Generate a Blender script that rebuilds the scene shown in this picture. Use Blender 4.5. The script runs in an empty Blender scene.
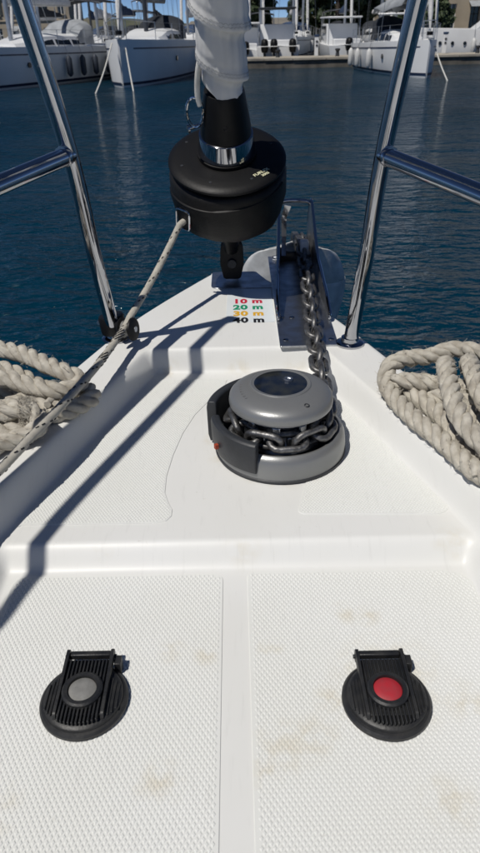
import bpy, bmesh, math, random
from mathutils import Vector, Matrix, noise
PI = math.pi
R = math.radians
random.seed(7)
sc = bpy.context.scene
col = sc.collection

# ------------------------------------------------------------------ camera, sky, sun, exposure
cam_d = bpy.data.cameras.new('camera')
cam = bpy.data.objects.new('camera', cam_d)
col.objects.link(cam)
cam.matrix_world = Matrix.Translation((0, 0, .66)) @ Matrix.Rotation(R(90 - 31.4), 4, 'X') @ Matrix.Rotation(R(-1.2), 4, 'Z')
cam_d.sensor_fit = 'VERTICAL'
cam_d.sensor_height = 24
cam_d.lens = 24 * 657 / 853
cam_d.clip_start = .02
cam_d.clip_end = 6000
cam_d.dof.use_dof = True
cam_d.dof.focus_distance = 1.05
cam_d.dof.aperture_fstop = 9
sc.camera = cam

SUN = Vector((-.40, -.40, 1)).normalized()        # towards the sun
world = bpy.data.worlds.new('World')
sc.world = world
world.use_nodes = True
wn = world.node_tree.nodes
wl = world.node_tree.links
bg = wn['Background']
sky = wn.new('ShaderNodeTexSky')
sky.sky_type = 'NISHITA'
sky.sun_disc = False
sky.sun_elevation = math.asin(SUN.z)
sky.sun_rotation = math.atan2(SUN.x, SUN.y)
sky.air_density = .3
sky.dust_density = 0
sky.ozone_density = 6
wl.new(sky.outputs[0], bg.inputs[0])
bg.inputs[1].default_value = .078

sd = bpy.data.lights.new('sun', 'SUN')
sd.energy = 3.5
sd.angle = R(.5)
sd.color = (1, .955, .89)
sun = bpy.data.objects.new('sun', sd)
col.objects.link(sun)
sun.rotation_euler = SUN.to_track_quat('Z', 'Y').to_euler()
sun.location = (-8, -3, 12)

sc.view_settings.view_transform = 'Standard'
sc.view_settings.look = 'None'
sc.view_settings.gamma = 1
sc.view_settings.exposure = 0
sc.view_settings.use_curve_mapping = False

WATER = -1.45

# ------------------------------------------------------------------ materials
def mat(name, c, rough=.5, metal=0., var=0., vscale=8., bump=0., bscale=60., c2=None, aniso=None, coat=0., spec=None, detail=4.):
    m = bpy.data.materials.new(name)
    m.use_nodes = True
    n, l = m.node_tree.nodes, m.node_tree.links
    b = n['Principled BSDF']
    b.inputs['Base Color'].default_value = (*c, 1)
    b.inputs['Roughness'].default_value = rough
    b.inputs['Metallic'].default_value = metal
    if coat: b.inputs['Coat Weight'].default_value = coat; b.inputs['Coat Roughness'].default_value = .08
    if spec is not None: b.inputs['Specular IOR Level'].default_value = spec
    tc = n.new('ShaderNodeTexCoord')
    if var or c2:
        t = n.new('ShaderNodeTexNoise'); t.inputs['Scale'].default_value = vscale; t.inputs['Detail'].default_value = detail
        l.new(tc.outputs['Object'], t.inputs['Vector'])
        r = n.new('ShaderNodeMapRange'); r.inputs[1].default_value = .35; r.inputs[2].default_value = .68
        l.new(t.outputs[0], r.inputs[0])
        mx = n.new('ShaderNodeMix'); mx.data_type = 'RGBA'
        mx.inputs[6].default_value = (*c, 1)
        mx.inputs[7].default_value = (*(c2 or [x * (1 - var) for x in c]), 1)
        l.new(r.outputs[0], mx.inputs[0]); l.new(mx.outputs[2], b.inputs['Base Color'])
        rr = n.new('ShaderNodeMapRange'); rr.inputs[3].default_value = max(.02, rough * .8); rr.inputs[4].default_value = min(1, rough * 1.3)
        l.new(t.outputs[0], rr.inputs[0]); l.new(rr.outputs[0], b.inputs['Roughness'])
    if bump:
        t2 = n.new('ShaderNodeTexNoise'); t2.inputs['Scale'].default_value = bscale; t2.inputs['Detail'].default_value = 5
        l.new(tc.outputs['Object'], t2.inputs['Vector'])
        bp = n.new('ShaderNodeBump'); bp.inputs['Strength'].default_value = bump; bp.inputs['Distance'].default_value = .002
        l.new(t2.outputs[0], bp.inputs['Height']); l.new(bp.outputs[0], b.inputs['Normal'])
    return m

def gelcoat(name, base, stains, grime):
    """white gelcoat with faint mottling and rusty / greasy stain patches (x, y, radius)"""
    m = mat(name, base, .42, c2=[base[0] * .95, base[1] * .945, base[2] * .92], vscale=3.2, bump=.05, bscale=35, detail=7.)
    n, l = m.node_tree.nodes, m.node_tree.links
    b = n['Principled BSDF']
    src = b.inputs['Base Color'].links[0].from_socket
    tc = n['Texture Coordinate']
    acc = None
    for x, y, r in stains:
        d = n.new('ShaderNodeVectorMath'); d.operation = 'DISTANCE'
        d.inputs[1].default_value = (x, y, .0 if y < .7 else .03)
        l.new(tc.outputs['Object'], d.inputs[0])
        q = n.new('ShaderNodeMapRange'); q.inputs[1].default_value = r * 1.15; q.inputs[2].default_value = r * .15
        l.new(d.outputs['Value'], q.inputs[0])
        if acc is None: acc = q.outputs[0]
        else:
            mx = n.new('ShaderNodeMath'); mx.operation = 'MAXIMUM'
            l.new(acc, mx.inputs[0]); l.new(q.outputs[0], mx.inputs[1]); acc = mx.outputs[0]
    t = n.new('ShaderNodeTexNoise'); t.inputs['Scale'].default_value = 46; t.inputs['Detail'].default_value = 6
    l.new(tc.outputs['Object'], t.inputs['Vector'])
    r2 = n.new('ShaderNodeMapRange'); r2.inputs[1].default_value = .40; r2.inputs[2].default_value = .62
    l.new(t.outputs[0], r2.inputs[0])
    mu = n.new('ShaderNodeMath'); mu.operation = 'MULTIPLY'
    l.new(acc, mu.inputs[0]); l.new(r2.outputs[0], mu.inputs[1])
    mu2 = n.new('ShaderNodeMath'); mu2.operation = 'MULTIPLY'; mu2.inputs[1].default_value = grime
    l.new(mu.outputs[0], mu2.inputs[0])
    mx = n.new('ShaderNodeMix'); mx.data_type = 'RGBA'
    l.new(mu2.outputs[0], mx.inputs[0]); l.new(src, mx.inputs[6]); mx.inputs[7].default_value = (.56, .48, .31, 1)
    # fine dark specks of dirt
    t3 = n.new('ShaderNodeTexNoise'); t3.inputs['Scale'].default_value = 150; t3.inputs['Detail'].default_value = 3
    l.new(tc.outputs['Object'], t3.inputs['Vector'])
    r3 = n.new('ShaderNodeMapRange'); r3.inputs[1].default_value = .72; r3.inputs[2].default_value = .80; r3.inputs[4].default_value = .4
    l.new(t3.outputs[0], r3.inputs[0])
    mx3 = n.new('ShaderNodeMix'); mx3.data_type = 'RGBA'
    l.new(r3.outputs[0], mx3.inputs[0]); l.new(mx.outputs[2], mx3.inputs[6]); mx3.inputs[7].default_value = (.45, .42, .36, 1)
    # faint directional scuffs
    mp4 = n.new('ShaderNodeMapping'); mp4.inputs['Scale'].default_value = (38, 5, 1); mp4.inputs['Rotation'].default_value = (0, 0, R(24))
    l.new(tc.outputs['Object'], mp4.inputs[0])
    t4 = n.new('ShaderNodeTexNoise'); t4.inputs['Scale'].default_value = 4; t4.inputs['Detail'].default_value = 6
    l.new(mp4.outputs[0], t4.inputs['Vector'])
    r4 = n.new('ShaderNodeMapRange'); r4.inputs[1].default_value = .58; r4.inputs[2].default_value = .74; r4.inputs[4].default_value = .22
    l.new(t4.outputs[0], r4.inputs[0])
    mx4 = n.new('ShaderNodeMix'); mx4.data_type = 'RGBA'
    l.new(r4.outputs[0], mx4.inputs[0]); l.new(mx3.outputs[2], mx4.inputs[6]); mx4.inputs[7].default_value = (.55, .55, .53, 1)
    l.new(mx4.outputs[2], b.inputs['Base Color'])
    return m

STAINS = [(-.048, .545, .02), (-.09, .385, .028), (-.25, .36, .03), (.033, .55, .018), (.04, .42, .035), (.075, .43, .03),
          (.10, .475, .025), (.135, .605, .022), (.16, .60, .02), (.17, .50, .07), (.02, .395, .022), (.25, .47, .03),
          (.067, .868, .02), (.03, .877, .022), (.11, .873, .022), (.0, .90, .02), (-.03, .93, .02), (-.09, .55, .02), (.2, .36, .03)]
M = {}
M['gel'] = gelcoat('white_gelcoat', (.745, .75, .735), [(.067, .87, .035), (.02, .885, .03), (-.03, .93, .025), (.115, .87, .03), (-.05, .99, .02), (-.2, .70, .02), (-.15, 1.262, .03), (.0, 1.26, .03), (.12, 1.255, .03), (.3, .71, .03), (.0, .70, .03), (.12, 1.30, .03)], .34)
M['grip'] = gelcoat('nonskid_gelcoat', (.745, .755, .735), STAINS, .36)
M['steel'] = mat('polished_stainless', (.43, .44, .47), .045, 1, var=.10, vscale=14, bump=.02, bscale=60)
M['steel_worn'] = mat('worn_stainless', (.60, .62, .65), .34, 1, var=.40, vscale=34, bump=.15, bscale=120)
M['galv'] = mat('galvanised_steel', (.23, .23, .23), .46, .85, c2=(.06, .055, .052), vscale=70, bump=.5, bscale=160)
M['fluke'] = mat('galvanised_fluke', (.70, .71, .71), .5, .15, var=.3, vscale=22, bump=.3, bscale=70)
M['black'] = mat('black_plastic', (.0055, .0055, .006), .48, spec=.28, var=.35, vscale=30, bump=.12, bscale=180)
M['black_m'] = mat('black_matte_plastic', (.006, .006, .0065), .5, spec=.25, c2=(.014, .013, .012), vscale=16, bump=.25, bscale=220)
M['char'] = mat('charcoal_plastic', (.030, .033, .038), .48, var=.3, vscale=24, bump=.18, bscale=260)
M['silver'] = mat('grey_cast_aluminium', (.25, .255, .255), .36, .45, var=.08, vscale=9, bump=.10, bscale=500)
M['lens'] = mat('glossy_dark_cap', (.008, .012, .022), .07, 0, c2=(.03, .032, .03), vscale=40, coat=.6)
M['rubber'] = mat('black_rubber', (.011, .012, .014), .45, c2=(.024, .024, .024), vscale=60, bump=.2, bscale=300)
M['grey_btn'] = mat('grey_rubber_button', (.23, .23, .22), .6, var=.3, vscale=90)
M['red_btn'] = mat('red_rubber_button', (.42, .018, .03), .55, c2=(.33, .03, .04), vscale=90)
M['orange'] = mat('orange_dot', (.34, .05, .02), .6)
M['cloth'] = mat('sailcloth', (.76, .75, .725), .8, c2=(.62, .615, .60), vscale=9, bump=.25, bscale=90)
b_ = M['cloth'].node_tree.nodes['Principled BSDF']
b_.inputs['Subsurface Weight'].default_value = .7; b_.inputs['Subsurface Radius'].default_value = (1, .97, .93); b_.inputs['Subsurface Scale'].default_value = .010
M['thread'] = mat('grey_thread', (.24, .24, .23), .8)
M['white_strap'] = mat('white_webbing', (.68, .67, .62), .8, var=.25, vscale=40, bump=.3, bscale=300)
M['hullw'] = mat('boat_white', (.80, .81, .81), .3, var=.12, vscale=.6)
M['boat_grey'] = mat('boat_grey_gelcoat', (.48, .50, .52), .35, var=.12, vscale=.6)
M['navy'] = mat('navy_stripe', (.018, .03, .07), .35, var=.2, vscale=2)
M['glass'] = mat('dark_window_glass', (.012, .016, .02), .06, var=.3, vscale=2)
M['alu'] = mat('mast_aluminium', (.50, .51, .52), .35, .7, var=.2, vscale=3)
M['mastdark'] = mat('dark_mast', (.06, .065, .075), .4, .3, var=.2, vscale=3)
M['wire'] = mat('rigging_wire', (.30, .31, .32), .4, .8)
M['canvas_grey'] = mat('grey_canvas', (.34, .36, .38), .85, var=.25, vscale=3)
M['canvas_dark'] = mat('dark_canvas', (.022, .027, .036), .85, var=.3, vscale=3)
M['canvas_blue'] = mat('blue_canvas', (.03, .06, .13), .85, var=.3, vscale=3)
M['fenderw'] = mat('white_fender', (.66, .66, .64), .5, var=.2, vscale=5)
M['fendern'] = mat('navy_fender', (.03, .04, .06), .6, var=.2, vscale=5)
M['teak'] = mat('teak', (.30, .19, .10), .6, var=.35, vscale=5)
M['stone'] = mat('quay_stone', (.44, .40, .33), .85, var=.3, vscale=1.2, bump=.4, bscale=5)
M['stone_d'] = mat('quay_wall_stone', (.17, .155, .13), .9, var=.5, vscale=1.5, bump=.5, bscale=6)
M['facade'] = mat('facade_plaster', (.46, .39, .29), .85, var=.25, vscale=.5, bump=.3, bscale=3)
M['facade2'] = mat('facade_stone', (.36, .32, .26), .85, var=.3, vscale=.6, bump=.3, bscale=3)
M['shutter'] = mat('shutter_paint', (.07, .08, .075), .6, var=.3, vscale=4)
M['roof'] = mat('roof_tile', (.34, .15, .09), .8, var=.35, vscale=1.2)
M['land'] = mat('shore_ground', (.26, .235, .19), .9, var=.4, vscale=.25)
M['hill'] = mat('hill_scrub', (.05, .065, .04), .95, c2=(.13, .12, .08), vscale=.035, detail=8.)
M['trunk'] = mat('bark', (.09, .065, .045), .9, var=.4, vscale=6)
M['leaf1'] = mat('leaf_dark', (.022, .040, .015), .65, c2=(.05, .075, .026), vscale=1.3)
M['leaf2'] = mat('leaf_mid', (.040, .058, .018), .65, c2=(.075, .09, .035), vscale=1.3)
M['txt_red'] = mat('red_print', (.55, .02, .05), .5, var=.15, vscale=200)
M['txt_green'] = mat('green_print', (.01, .28, .14), .5, var=.15, vscale=200)
M['txt_yellow'] = mat('yellow_print', (.72, .40, .03), .5, var=.15, vscale=200)
M['txt_black'] = mat('black_print', (.012, .012, .014), .5, var=.15, vscale=200)
M['txt_pale'] = mat('pale_print', (.85, .82, .55), .5, var=.15, vscale=200)
M['sticker'] = mat('clear_film', (.74, .785, .80), .16, var=.04, vscale=20)

def rope_mat(name, a, b2, fleck=False):
    m = mat(name, a, .92, c2=b2, vscale=55, bump=1.0, bscale=700, detail=8.)
    return m
M['rope'] = rope_mat('worn_polyester_rope', (.60, .565, .485), (.38, .345, .285))
M['line'] = rope_mat('braided_line', (.52, .49, .42), (.40, .38, .33))
M['fleck'] = mat('black_fleck_yarn', (.018, .018, .02), .9)

def water_mat():
    m = bpy.data.materials.new('sea_water'); m.use_nodes = True
    n, l = m.node_tree.nodes, m.node_tree.links
    b = n['Principled BSDF']
    b.inputs['Base Color'].default_value = (.0002, .0235, .045, 1)
    b.inputs['Roughness'].default_value = .05
    b.inputs['IOR'].default_value = 1.333
    tc = n.new('ShaderNodeTexCoord')
    acc = None
    for sc_, amp, sx, sy, rot in ((.5, .24, 1, 2.2, 12), (1.7, .26, 1, 2.0, -14), (4.6, .125, 1, 1.9, 8), (13., .034, 1, 1.6, 0)):
        mp = n.new('ShaderNodeMapping'); mp.inputs['Scale'].default_value = (sx, sy, 1); mp.inputs['Rotation'].default_value = (0, 0, R(rot))
        l.new(tc.outputs['Object'], mp.inputs[0])
        t = n.new('ShaderNodeTexNoise'); t.inputs['Scale'].default_value = sc_; t.inputs['Detail'].default_value = 2.5; t.inputs['Distortion'].default_value = .5
        l.new(mp.outputs[0], t.inputs['Vector'])
        mu = n.new('ShaderNodeMath'); mu.operation = 'MULTIPLY'; mu.inputs[1].default_value = amp
        l.new(t.outputs[0], mu.inputs[0])
        if acc is None: acc = mu.outputs[0]
        else:
            ad = n.new('ShaderNodeMath'); l.new(acc, ad.inputs[0]); l.new(mu.outputs[0], ad.inputs[1]); acc = ad.outputs[0]
    pt = n.new('ShaderNodeTexNoise'); pt.inputs['Scale'].default_value = .16; pt.inputs['Detail'].default_value = 3
    mpp = n.new('ShaderNodeMapping'); mpp.inputs['Scale'].default_value = (1, 1.8, 1)
    l.new(tc.outputs['Object'], mpp.inputs[0]); l.new(mpp.outputs[0], pt.inputs['Vector'])
    pr_ = n.new('ShaderNodeMapRange'); pr_.inputs[1].default_value = .35; pr_.inputs[2].default_value = .68; pr_.inputs[3].default_value = .55; pr_.inputs[4].default_value = 1.25
    l.new(pt.outputs[0], pr_.inputs[0])
    mm = n.new('ShaderNodeMath'); mm.operation = 'MULTIPLY'; l.new(acc, mm.inputs[0]); l.new(pr_.outputs[0], mm.inputs[1]); acc = mm.outputs[0]
    bp = n.new('ShaderNodeBump'); bp.inputs['Strength'].default_value = 1; bp.inputs['Distance'].default_value = .60
    l.new(acc, bp.inputs['Height']); l.new(bp.outputs[0], b.inputs['Normal'])
    return m
M['water'] = water_mat()

# ------------------------------------------------------------------ geometry helpers
class MB:
    def __init__(s): s.v = []; s.f = []
    def add(s, vs, fs):
        o = len(s.v); s.v += [tuple(p) for p in vs]; s.f += [tuple(i + o for i in f) for f in fs]; return s
    def box(s, c, d, rot=None):
        x, y, z = d[0] / 2, d[1] / 2, d[2] / 2
        vs = [Vector(p) for p in ((-x, -y, -z), (x, -y, -z), (x, y, -z), (-x, y, -z), (-x, -y, z), (x, -y, z), (x, y, z), (-x, y, z))]
        if rot is not None: vs = [rot @ p for p in vs]
        c = Vector(c)
        return s.add([p + c for p in vs], [(3, 2, 1, 0), (4, 5, 6, 7), (0, 1, 5, 4), (1, 2, 6, 5), (2, 3, 7, 6), (3, 0, 4, 7)])
    def tube(s, pts, r, n=10, cap=True, flat=None):
        pts = [Vector(p) for p in pts]; k = len(pts)
        rs = r if isinstance(r, (list, tuple)) else [r] * k
        fr = frames(pts)
        vs = []
        for i, p in enumerate(pts):
            t, a, b = fr[i]
            for j in range(n):
                q = 2 * PI * j / n
                vs.append(p + (a * math.cos(q) + b * math.sin(q)) * rs[i])
        fs = [(i * n + j, i * n + (j + 1) % n, (i + 1) * n + (j + 1) % n, (i + 1) * n + j) for i in range(k - 1) for j in range(n)]
        if cap: fs += [tuple(range(n - 1, -1, -1)), tuple((k - 1) * n + j for j in range(n))]
        return s.add(vs, fs)
    def loop(s, pts, r, n=8):
        """closed tube"""
        pts = [Vector(p) for p in pts]; k = len(pts)
        vs = []
        for i, p in enumerate(pts):
            t = (pts[(i + 1) % k] - pts[i - 1]).normalized()
            c = sum(pts, Vector()) / k
            a = (p - c); a = (a - t * a.dot(t)).normalized(); b = t.cross(a)
            for j in range(n):
                q = 2 * PI * j / n
                vs.append(p + (a * math.cos(q) + b * math.sin(q)) * r)
        return s.add(vs, [(i * n + j, ((i + 1) % k) * n + j, ((i + 1) % k) * n + (j + 1) % n, i * n + (j + 1) % n) for i in range(k) for j in range(n)])
    def lathe(s, prof, n=40, mtx=None, a0=0., a1=None, close=True):
        """prof: list of (r, z)"""
        full = a1 is None
        m = n if full else n + 1
        vs = []
        for r, z in prof:
            for j in range(m):
                q = a0 + (2 * PI * j / n if full else (a1 - a0) * j / n)
                p = Vector((r * math.cos(q), r * math.sin(q), z))
                vs.append(mtx @ p if mtx else p)
        k = len(prof); fs = []
        for i in range(k - 1):
            for j in range(m if full else n):
                fs.append((i * m + j, i * m + (j + 1) % m, (i + 1) * m + (j + 1) % m, (i + 1) * m + j))
        if full and close:
            if prof[0][0] > 1e-6: fs.append(tuple(range(m - 1, -1, -1)))
            if prof[-1][0] > 1e-6: fs.append(tuple((k - 1) * m + j for j in range(m)))
        if not full:
            fs.append(tuple(i * m for i in range(k))); fs.append(tuple(i * m + n for i in range(k - 1, -1, -1)))
        return s.add(vs, fs)
    def prism(s, poly, z0, z1, mtx=None):
        k = len(poly)
        vs = [Vector((x, y, z0)) for x, y in poly] + [Vector((x, y, z1)) for x, y in poly]
        if mtx: vs = [mtx @ p for p in vs]
        return s.add(vs, [tuple(range(k - 1, -1, -1)), tuple(range(k, 2 * k))] + [(i, (i + 1) % k, (i + 1) % k + k, i + k) for i in range(k)])
    def build(s, name, m, parent=None, smooth=35, bevel=0, seg=2, flip=False):
        me = bpy.data.meshes.new(name)
        me.from_pydata(s.v, [], s.f)
        me.materials.append(M[m] if isinstance(m, str) else m)
        bm = bmesh.new(); bm.from_mesh(me)
        bmesh.ops.remove_doubles(bm, verts=bm.verts, dist=1e-6)
        bmesh.ops.recalc_face_normals(bm, faces=bm.faces)
        bm.to_mesh(me); bm.free()
        if smooth:
            me.shade_smooth(); me.set_sharp_from_angle(angle=R(smooth))
        o = bpy.data.objects.new(name, me); col.objects.link(o)
        if parent: o.parent = parent
        if bevel:
            b = o.modifiers.new('bevel', 'BEVEL'); b.width = bevel; b.segments = seg; b.limit_method = 'ANGLE'; b.angle_limit = R(40)
        return o

def frames(pts):
    out = []; k = len(pts); up = None
    for i in range(k):
        t = (pts[min(i + 1, k - 1)] - pts[max(i - 1, 0)])
        t = t.normalized() if t.length > 1e-9 else Vector((0, 0, 1))
        if up is None:
            up = Vector((0, 0, 1)) if abs(t.z) < .9 else Vector((1, 0, 0))
        a = (up - t * up.dot(t))
        a = a.normalized(); b = t.cross(a); up = a
        out.append((t, a, b))
    return out

def spline(P, per=12):
    P = [Vector(p) for p in P]; out = []
    for i in range(len(P) - 1):
        p0 = P[max(i - 1, 0)]; p1 = P[i]; p2 = P[i + 1]; p3 = P[min(i + 2, len(P) - 1)]
        for k in range(per):
            t = k / per
            out.append(.5 * ((2 * p1) + (p2 - p0) * t + (2 * p0 - 5 * p1 + 4 * p2 - p3) * t * t + (3 * p1 - p0 - 3 * p2 + p3) * t ** 3))
    out.append(P[-1]); return out

def resample(pts, step):
    L = [0]
    for a, b in zip(pts, pts[1:]): L.append(L[-1] + (b - a).length)
    n = max(2, int(L[-1] / step)); out = []; j = 0
    for i in range(n + 1):
        d = L[-1] * i / n
        while j < len(pts) - 2 and L[j + 1] < d: j += 1
        w = (d - L[j]) / max(1e-9, L[j + 1] - L[j])
        out.append(pts[j].lerp(pts[j + 1], min(1, max(0, w))))
    return out

def empty(name, loc=(0, 0, 0), rz=0):
    o = bpy.data.objects.new(name, None); col.objects.link(o)
    o.location = loc; o.rotation_euler = (0, 0, rz); o.empty_display_size = .05
    return o
def tag(o, label=None, cat=None, group=None, kind=None):
    if label: o['label'] = label
    if cat: o['category'] = cat
    if group: o['group'] = group
    if kind: o['kind'] = kind
    return o
def dup(o, parent=None):
    c = o.copy(); col.objects.link(c); c.parent = parent
    for ch in list(o.children): dup(ch, c)
    return c
def sstep(a, b, x):
    t = min(1, max(0, (x - a) / (b - a))); return t * t * (3 - 2 * t)
def interp(T, x):
    if x <= T[0][0]: return T[0][1]
    for (a, u), (b, w) in zip(T, T[1:]):
        if x <= b: return u + (w - u) * (x - a) / (b - a)
    return T[-1][1]
def basis(o, z, x=None):
    """matrix with local Z along z"""
    z = Vector(z).normalized()
    x = Vector(x) if x is not None else (Vector((1, 0, 0)) if abs(z.x) < .9 else Vector((0, 1, 0)))
    x = (x - z * x.dot(z)).normalized(); y = z.cross(x)
    m = Matrix((x, y, z)).transposed().to_4x4(); m.translation = Vector(o)
    return m
def inside(x, y, P):
    c = False; j = len(P) - 1
    for i in range(len(P)):
        xi, yi = P[i]; xj, yj = P[j]
        if (yi > y) != (yj > y) and x < (xj - xi) * (y - yi) / (yj - yi) + xi: c = not c
        j = i
    return c
def round_poly(P, r, n=6):
    """P: (x, y[, r])"""
    out = []; k = len(P)
    for i in range(k):
        p = Vector(P[i][:2]); a = Vector(P[i - 1][:2]) - p; b = Vector(P[(i + 1) % k][:2]) - p
        rr = P[i][2] if len(P[i]) > 2 else r
        rr = min(rr, a.length * .45, b.length * .45)
        if rr < 1e-5: out.append(tuple(p)); continue
        s = p + a.normalized() * rr; e = p + b.normalized() * rr
        for j in range(n + 1):
            t = j / n; out.append(tuple((1 - t) ** 2 * s + 2 * t * (1 - t) * p + t * t * e))
    return out

# ------------------------------------------------------------------ water, land
mb = MB(); mb.add([(-2500, -2500, WATER), (2500, -2500, WATER), (2500, 2500, WATER), (-2500, 2500, WATER)], [(0, 1, 2, 3)])
tag(mb.build('sea_water', 'water', smooth=0), kind='structure')

# ------------------------------------------------------------------ the foredeck
CX = -.01
HW = [(-8, 1.95), (-4, 1.40), (-1.6, .88), (-.6, .72), (0, .62), (.3, .565), (.6, .50), (.9, .42), (1.2, .325), (1.427, .247), (1.563, .18), (1.70, .105), (1.775, .062)]
def hw(y): 
    # lightly smoothed outline
    return (interp(HW, y - .05) + 2 * interp(HW, y) + interp(HW, y + .05)) / 4 if y < 1.7 else interp(HW, y)
def wr(y): return min(.18 + (1.28 - y) * .343, hw(y) - .085)
def deck_z(x, y):
    c = abs(x - CX)
    side = sstep(-.008, .030, wr(y) - c)
    front = sstep(1.282, 1.252, y)
    z = .077 - .047 * side * front
    z -= .03 * sstep(.724, .688, y) * sstep(.352, .322, c)
    e = hw(y) - c                                        # rounded outer edge
    if e < .016: z -= .016 - math.sqrt(max(0, .016 ** 2 - (.016 - e) ** 2))
    return z
ys = []
y = -8.
while y < 1.775:
    ys.append(y)
    y += .25 if y < -1.6 else .06 if y < 0 else (.02 if y < .6 else (.003 if y < .76 or 1.2 < y < 1.31 else .008))
ys += [1.775]
NX = 240
def sx(j):
    t = -1 + 2 * j / NX
    return t
mb = MB(); vs = []; fs = []
for y in ys:
    h = hw(y)
    for j in range(NX + 1):
        x = CX + sx(j) * h; vs.append((x, y, deck_z(x, y)))
# rounded nose
for k, (dy, dz) in enumerate(((.006, -.003), (.010, -.010), (.012, -.03))):
    for j in range(NX + 1):
        x = CX + sx(j) * hw(1.775) * (1 - .02 * k); vs.append((x, 1.775 + dy, .075 + dz - (.016 if abs(sx(j)) > .98 else 0) * (k < 1)))
NY = len(ys) + 3
for i in range(NY - 1):
    for j in range(NX):
        a = i * (NX + 1) + j; fs.append((a, a + 1, a + NX + 2, a + NX + 1))
mb.add(vs, fs)
deck = empty('sailboat_foredeck', (0, 0, 0))
tag(deck, 'white fibreglass foredeck of the sailboat in the foreground with patterned grip panels', 'boat deck')
mb.build('deck_moulding', 'gel', deck, smooth=60)
# topsides
mb = MB(); vs = []; fs = []
for y in ys[::3] + [1.787]:
    h = hw(min(y, 1.775)); 
    for sgn in (-1, 1):
        for k, (dz, inn) in enumerate(((.059, 0), (0.02, .003), (-.4, .03), (-.9, .07), (-1.6, .14))):
            rake = (.05 - dz) * .10 * sstep(.4, 1.7, y)
            vs.append((CX + sgn * max(.004, h - inn * (1 if y > .2 else .6)), y - rake, dz))
n = len(ys[::3]) + 1
for i in range(n - 1):
    for s_ in (0, 1):
        for k in range(4):
            a = i * 10 + s_ * 5 + k; fs.append((a, a + 1, a + 11, a + 10))
for k in range(4):
    a = (n - 1) * 10 + k; fs.append((a, a + 1, a + 6, a + 5))
mb.add(vs, fs).build('topsides', 'gel', deck, smooth=50)

def grip_panel(poly, z, pitch, row, h):
    mb = MB(); mb.prism(poly, z - .002, z + .0012)
    p = mb.build('grip_panel', 'grip', deck, smooth=30, bevel=.0005, seg=1)
    xs = [q[0] for q in poly]; ysl = [q[1] for q in poly]
    mb = MB(); k = 0; y = min(ysl)
    zt = z + .0011
    while y < max(ysl):
        x = min(xs) + (pitch / 2 if k % 2 else 0)
        while x < max(xs):
            g = pitch * .62
            if all(inside(x + dx, y + dy, poly) for dx, dy in ((g, 0), (-g, 0), (0, g), (0, -g))):
                a = pitch * .40; b = row * .74
                w = .50
                mb.add([(x - a, y, zt), (x, y - b, zt), (x + a, y, zt), (x, y + b, zt),
                        (x - a * w, y, zt + h), (x, y - b * w, zt + h), (x + a * w, y, zt + h), (x, y + b * w, zt + h)],
                       [(4, 5, 6, 7), (0, 1, 5, 4), (1, 2, 6, 5), (2, 3, 7, 6), (3, 0, 4, 7)])
            x += pitch
        y += row; k += 1
    o = mb.build('grip_pattern', 'grip', p, smooth=0)
    tag(o, kind='stuff')
    return p
lowL = round_poly([(-.028, -.15), (-.028, .682, .014), (-.322, .684, .02), (-.322, -.15)], .01)
lowR = round_poly([(.006, -.15), (.318, -.15), (.318, .682, .045), (.006, .686, .014)], .01)
grip_panel(lowL, .0, .0062, .0046, .0009)
grip_panel(lowR, .0, .0062, .0046, .0009)
upL = [(-.03, 1.175), (-.058, 1.135), (-.085, 1.077), (-.104, 1.01), (-.116, .94), (-.122, .88), (-.121, .835), (-.113, .808), (-.106, .792), (-.106, .776), (-.113, .765), (-.127, .7605)]
upL += round_poly([(-.335, .752, .012), (-.307, .84, .01), (-.168, 1.228, .02), (-.02, 1.222, .012)], .01)
grip_panel(upL, .03, .0050, .0037, .0008)
upR = round_poly([(.084, .775, .012), (.305, .768, .02), (.3265, .80, .02), (.212, 1.115, .03), (.175, 1.135, .02), (.178, 1.0, .03), (.155, .92, .03), (.108, .872, .02)], .01)
grip_panel(upR, .03, .0050, .0037, .0008)

# coachroof and mast foot aft of the camera
mb = MB(); vs = []; K = 10
for i in range(K + 1):
    u = i / K; yy = -1.1 - 5.2 * u; hh = .42 * sstep(0, .5, u) + .02; w_ = .34 + .62 * u
    vs += [(CX - w_, yy, .02), (CX - w_ * .88, yy, .05 + hh * .85), (CX - w_ * .6, yy, .06 + hh), (CX + w_ * .6, yy, .06 + hh), (CX + w_ * .88, yy, .05 + hh * .85), (CX + w_, yy, .02)]
mb.add(vs, [(i * 6 + j, i * 6 + j + 1, (i + 1) * 6 + j + 1, (i + 1) * 6 + j) for i in range(K) for j in range(5)] + [tuple(range(6)), tuple(K * 6 + j for j in range(6))])
mb.build('coachroof', 'gel', deck, smooth=50)
MB().tube([(CX, -3.6, .3), (CX, -3.75, 8), (CX, -3.9, 15)], [.11, .11, .08], 16).build('mast', M['alu'], deck)
MB().box((CX, -2.2, .36), (.55, .55, .05), Matrix.Rotation(R(-6), 3, 'X')).build('hatch', M['glass'], deck, bevel=.02)

# stem plate around the forestay fitting
P = round_poly([(-.068, 1.64, .025), (.10, 1.64, .004), (.052, 1.772, .01), (-.068, 1.772, .01)], .01)
MB().prism(P, .074, .080).build('stem_plate', 'steel_worn', deck, bevel=.001)

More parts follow.
